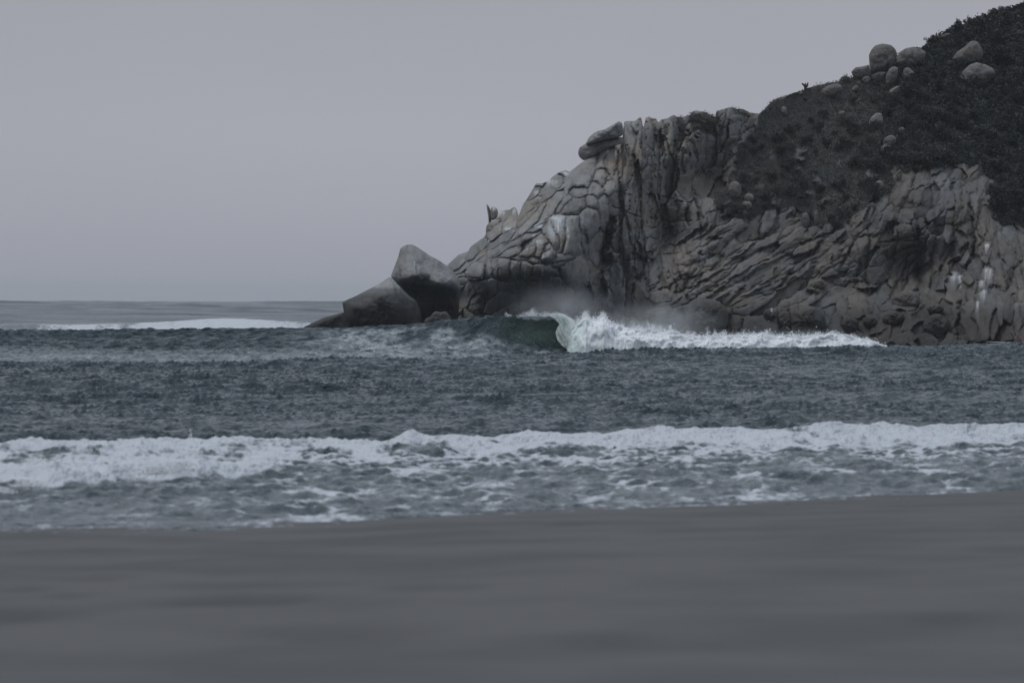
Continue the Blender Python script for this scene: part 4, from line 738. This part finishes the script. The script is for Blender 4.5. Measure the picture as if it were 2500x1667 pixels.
for a in [(1430, 778, 8, 18, 900, .04), (1472, 780, 9, 18, 900, .04), (1450, 788, 8, 12, 400), (1415, 792, 8, 20, 700, .02, -.3), (1402, 800, 10, 22, 800, .014, -.2), (1392, 830, 8, 34, 500, .012, 0), (1420, 830, 14, 36, 900, .02, 0), (1500, 800, 10, 14, 350, .02, .4), (1520, 800, 8, 26, 160, .025, .2), (1545, 806, 9, 24, 220, .025), (1560, 808, 8, 14, 300), (1587, 808, 5, 30, 160, .03, -.3), (1600, 812, 12, 22, 500, .03, -.3), (1612, 812, 8, 18, 300),
          (1637, 815, 4, 20, 500, .045), (1628, 815, 5, 14, 250, .03, -.5), (1675, 822, 9, 14, 350, .03, .5), (1690, 820, 7, 10, 200, .03, .6), (1730, 824, 8, 26, 260, .025, -.2), (1745, 824, 8, 18, 260), (1765, 823, 10, 16, 260, .025), (1800, 822, 10, 10, 200), (1868, 820, 6, 14, 300, .035, .4), (1860, 820, 12, 10, 300), (1905, 824, 8, 9, 200), (1940, 824, 10, 8, 200),
          (2000, 822, 16, 12, 400), (2035, 820, 16, 13, 500), (2080, 826, 12, 12, 300), (2120, 836, 14, 12, 300, .02, .2), (1300, 769, 9, 16, 700, .022), (1288, 768, 18, 7, 500, .015), (1330, 769, 20, 7, 500, .015), (1352, 772, 10, 12, 300, .012, .6), (1236, 769, 4, 5, 90, .02), (1243, 770, 7, 1.5, 120, .02), (1185, 776, 4, 2, 30, .012), (1375, 776, 16, 10, 300, .01, .5)]:
    plume(*a)
S = np.concatenate(S); blobs('spray', S[:, :3], S[:, 3], MFOAM, wave, seed=11)
# clots of foam breaking up the surface of the roll
k = r.integers(0, nu * nw, 9000); qq = q.reshape(-1, 3)[k]; sel = (v.ravel()[k] > .25) & (v.ravel()[k] < .95); qq = qq[sel]
blobs('foam_clots', qq + r.normal(size=qq.shape) * np.array([.03, .03, .03]), .01 + .025 * r.random(len(qq)) ** 2, MFOAM, wave, seed=12)
# low spray on the shore breaker, left foreground
S = []; 
for (px, py, w_, h_, n_) in [(470, 1118, 28, 30, 900), (440, 1140, 35, 22, 900), (380, 1148, 30, 18, 700), (300, 1140, 40, 16, 800), (200, 1135, 50, 16, 900), (90, 1135, 45, 24, 900), (10, 1150, 40, 26, 900), (465, 1062, 5, 26, 60), (60, 1180, 30, 18, 500), (0, 1195, 30, 14, 400), (340, 1165, 20, 10, 300)]:
    D = 2.72 * FOC / (py + 12 - 735); t = r.random(n_) ** 1.6; x = px + w_ * (1 - .5 * t) * r.normal(size=n_) * .6; S.append(np.c_[P(x, py + 8 - h_ * t, D + .4 * r.normal(size=n_)), .004 + .016 * r.random(n_) ** 2])
S = np.concatenate(S); tag(blobs('shore_spray', S[:, :3], S[:, 3], MFOAM, None, seed=13), 'spray thrown up along the small shore break at the left of the beach', 'spray', kind='stuff')

# ------------------------------------------------------------------ drifting mist behind the wave
def mist(px, py, D, a, c, dep, dens):
    ctr = P(px, py, D); u = np.linspace(0, np.pi, 20)[:, None]; v = np.linspace(0, 2 * np.pi, 33)[None]
    V = np.stack([a * np.sin(u) * np.cos(v), dep * np.sin(u) * np.sin(v), c * np.cos(u) + 0 * v], -1)
    m = bpy.data.materials.new('mist'); m.use_nodes = True; n = m.node_tree.nodes; l = m.node_tree.links; n.clear()
    out = n.new('ShaderNodeOutputMaterial'); vol = n.new('ShaderNodeVolumePrincipled'); vol.inputs['Color'].default_value = (.86, .88, .9, 1); l.new(vol.outputs[0], out.inputs['Volume'])
    tcn = n.new('ShaderNodeTexCoord'); mpn = n.new('ShaderNodeMapping'); mpn.inputs['Scale'].default_value = (1 / a, 1 / dep, 1 / c); l.new(tcn.outputs['Object'], mpn.inputs[0])
    ln = n.new('ShaderNodeVectorMath'); ln.operation = 'LENGTH'; l.new(mpn.outputs[0], ln.inputs[0])
    mr_ = n.new('ShaderNodeMapRange'); mr_.interpolation_type = 'SMOOTHSTEP'; mr_.inputs['From Min'].default_value = 0; mr_.inputs['From Max'].default_value = 1; mr_.inputs['To Min'].default_value = 1; mr_.inputs['To Max'].default_value = 0; l.new(ln.outputs['Value'], mr_.inputs[0])
    tn = n.new('ShaderNodeTexNoise'); tn.inputs['Scale'].default_value = .9; tn.inputs['Detail'].default_value = 3; l.new(tcn.outputs['Object'], tn.inputs[0])
    m2 = n.new('ShaderNodeMapRange'); m2.inputs['From Min'].default_value = .35; m2.inputs['From Max'].default_value = .7; m2.inputs['To Min'].default_value = .15; m2.inputs['To Max'].default_value = 1.6; l.new(tn.outputs[0], m2.inputs[0])
    q1 = n.new('ShaderNodeMath'); q1.operation = 'MULTIPLY'; l.new(mr_.outputs[0], q1.inputs[0]); l.new(m2.outputs[0], q1.inputs[1])
    q2 = n.new('ShaderNodeMath'); q2.operation = 'MULTIPLY'; l.new(q1.outputs[0], q2.inputs[0]); q2.inputs[1].default_value = dens; l.new(q2.outputs[0], vol.inputs['Density'])
    o = mesh('mist', V, gridfaces(20, 33, True), m); o.location = ctr
    return tag(o, kind='stuff')
mist(1370, 760, 310, 3.6, 1.9, 4, .16)
mist(1560, 808, 299.6, 4.4, .75, 1.6, .30)
mist(1900, 826, 299.6, 5.6, .60, 1.6, .25)
mist(1600, 790, 312, 4.6, 1.6, 4, .18)

# ------------------------------------------------------------------ surfer at the far right
o = link('person', None); sp = P(2484, 838, 262); o.location = sp
tag(o, 'person sitting low in the water on a surfboard at the far right', 'person')
me = bpy.data.meshes.new('body')
jo = [(0, 0, -.12), (0, -.02, .05), (0, -.03, .24), (0, -.03, .33), (0, -.02, .43), (.16, -.02, .25), (.24, -.12, .08), (.22, -.3, -.02), (-.16, -.02, .25), (-.27, -.06, .4), (-.34, -.1, .55), (.1, 0, -.16), (.22, -.3, -.2), (-.1, 0, -.16), (-.22, -.3, -.2)]
ra = [.13, .12, .14, .055, .10, .05, .04, .03, .05, .04, .03, .08, .06, .08, .06]
ed = [(0, 1), (1, 2), (2, 3), (3, 4), (2, 5), (5, 6), (6, 7), (2, 8), (8, 9), (9, 10), (0, 11), (11, 12), (0, 13), (13, 14)]
me.from_pydata(jo, ed, []); bo = link('body', me, o); sk = bo.modifiers.new('s', 'SKIN')
for i_, rr_ in enumerate(ra): me.skin_vertices[0].data[i_].radius = (rr_, rr_)
me.skin_vertices[0].data[0].use_root = True; bo.modifiers.new('d', 'SUBSURF').levels = 2
MP, n, l, b = newmat('wet_skin'); b.inputs['Base Color'].default_value = (.13, .08, .08, 1); me.materials.append(MP)
u = np.linspace(-1, 1, 25)[:, None]; v = np.linspace(0, 2 * np.pi, 17)[None]; hw = .27 * np.clip(1 - np.abs(u) ** 2.6, 0, 1) ** .6
bo2 = mesh('surfboard', np.stack([u * 1.25 + 0 * v - .25, hw * np.cos(v), .035 * np.clip(1 - np.abs(u) ** 4, 0, 1) * np.sin(v) + .12 * np.clip(-u - .3, 0, 1) ** 2], -1), gridfaces(25, 17), MBOARD, None, colr=np.tile([.30, .31, .33], (25 * 17, 1)))
bo2.location = (sp[0], sp[1] - .05, sp[2] + .02); tag(bo2, 'pale surfboard under the sitting surfer at the far right', 'surfboard')

# ------------------------------------------------------------------ sea air
hx, hy0, hy1, hz0, hz1 = 19000, -40, 20600, -8, 40
V = [(x_, y_, z_) for z_ in (hz0, hz1) for (x_, y_) in ((-hx, hy0), (hx, hy0), (hx, hy1), (-hx, hy1))]
F = [(0, 3, 2, 1), (4, 5, 6, 7), (0, 1, 5, 4), (1, 2, 6, 5), (2, 3, 7, 6), (3, 0, 4, 7)]
m = bpy.data.materials.new('haze'); m.use_nodes = True; n = m.node_tree.nodes; n.clear()
out = n.new('ShaderNodeOutputMaterial'); vol = n.new('ShaderNodeVolumePrincipled'); vol.inputs['Color'].default_value = (.90, .93, .97, 1); vol.inputs['Density'].default_value = .00009
m.node_tree.links.new(vol.outputs[0], out.inputs['Volume'])
tag(mesh('haze', V, F, m, None, False), kind='stuff')
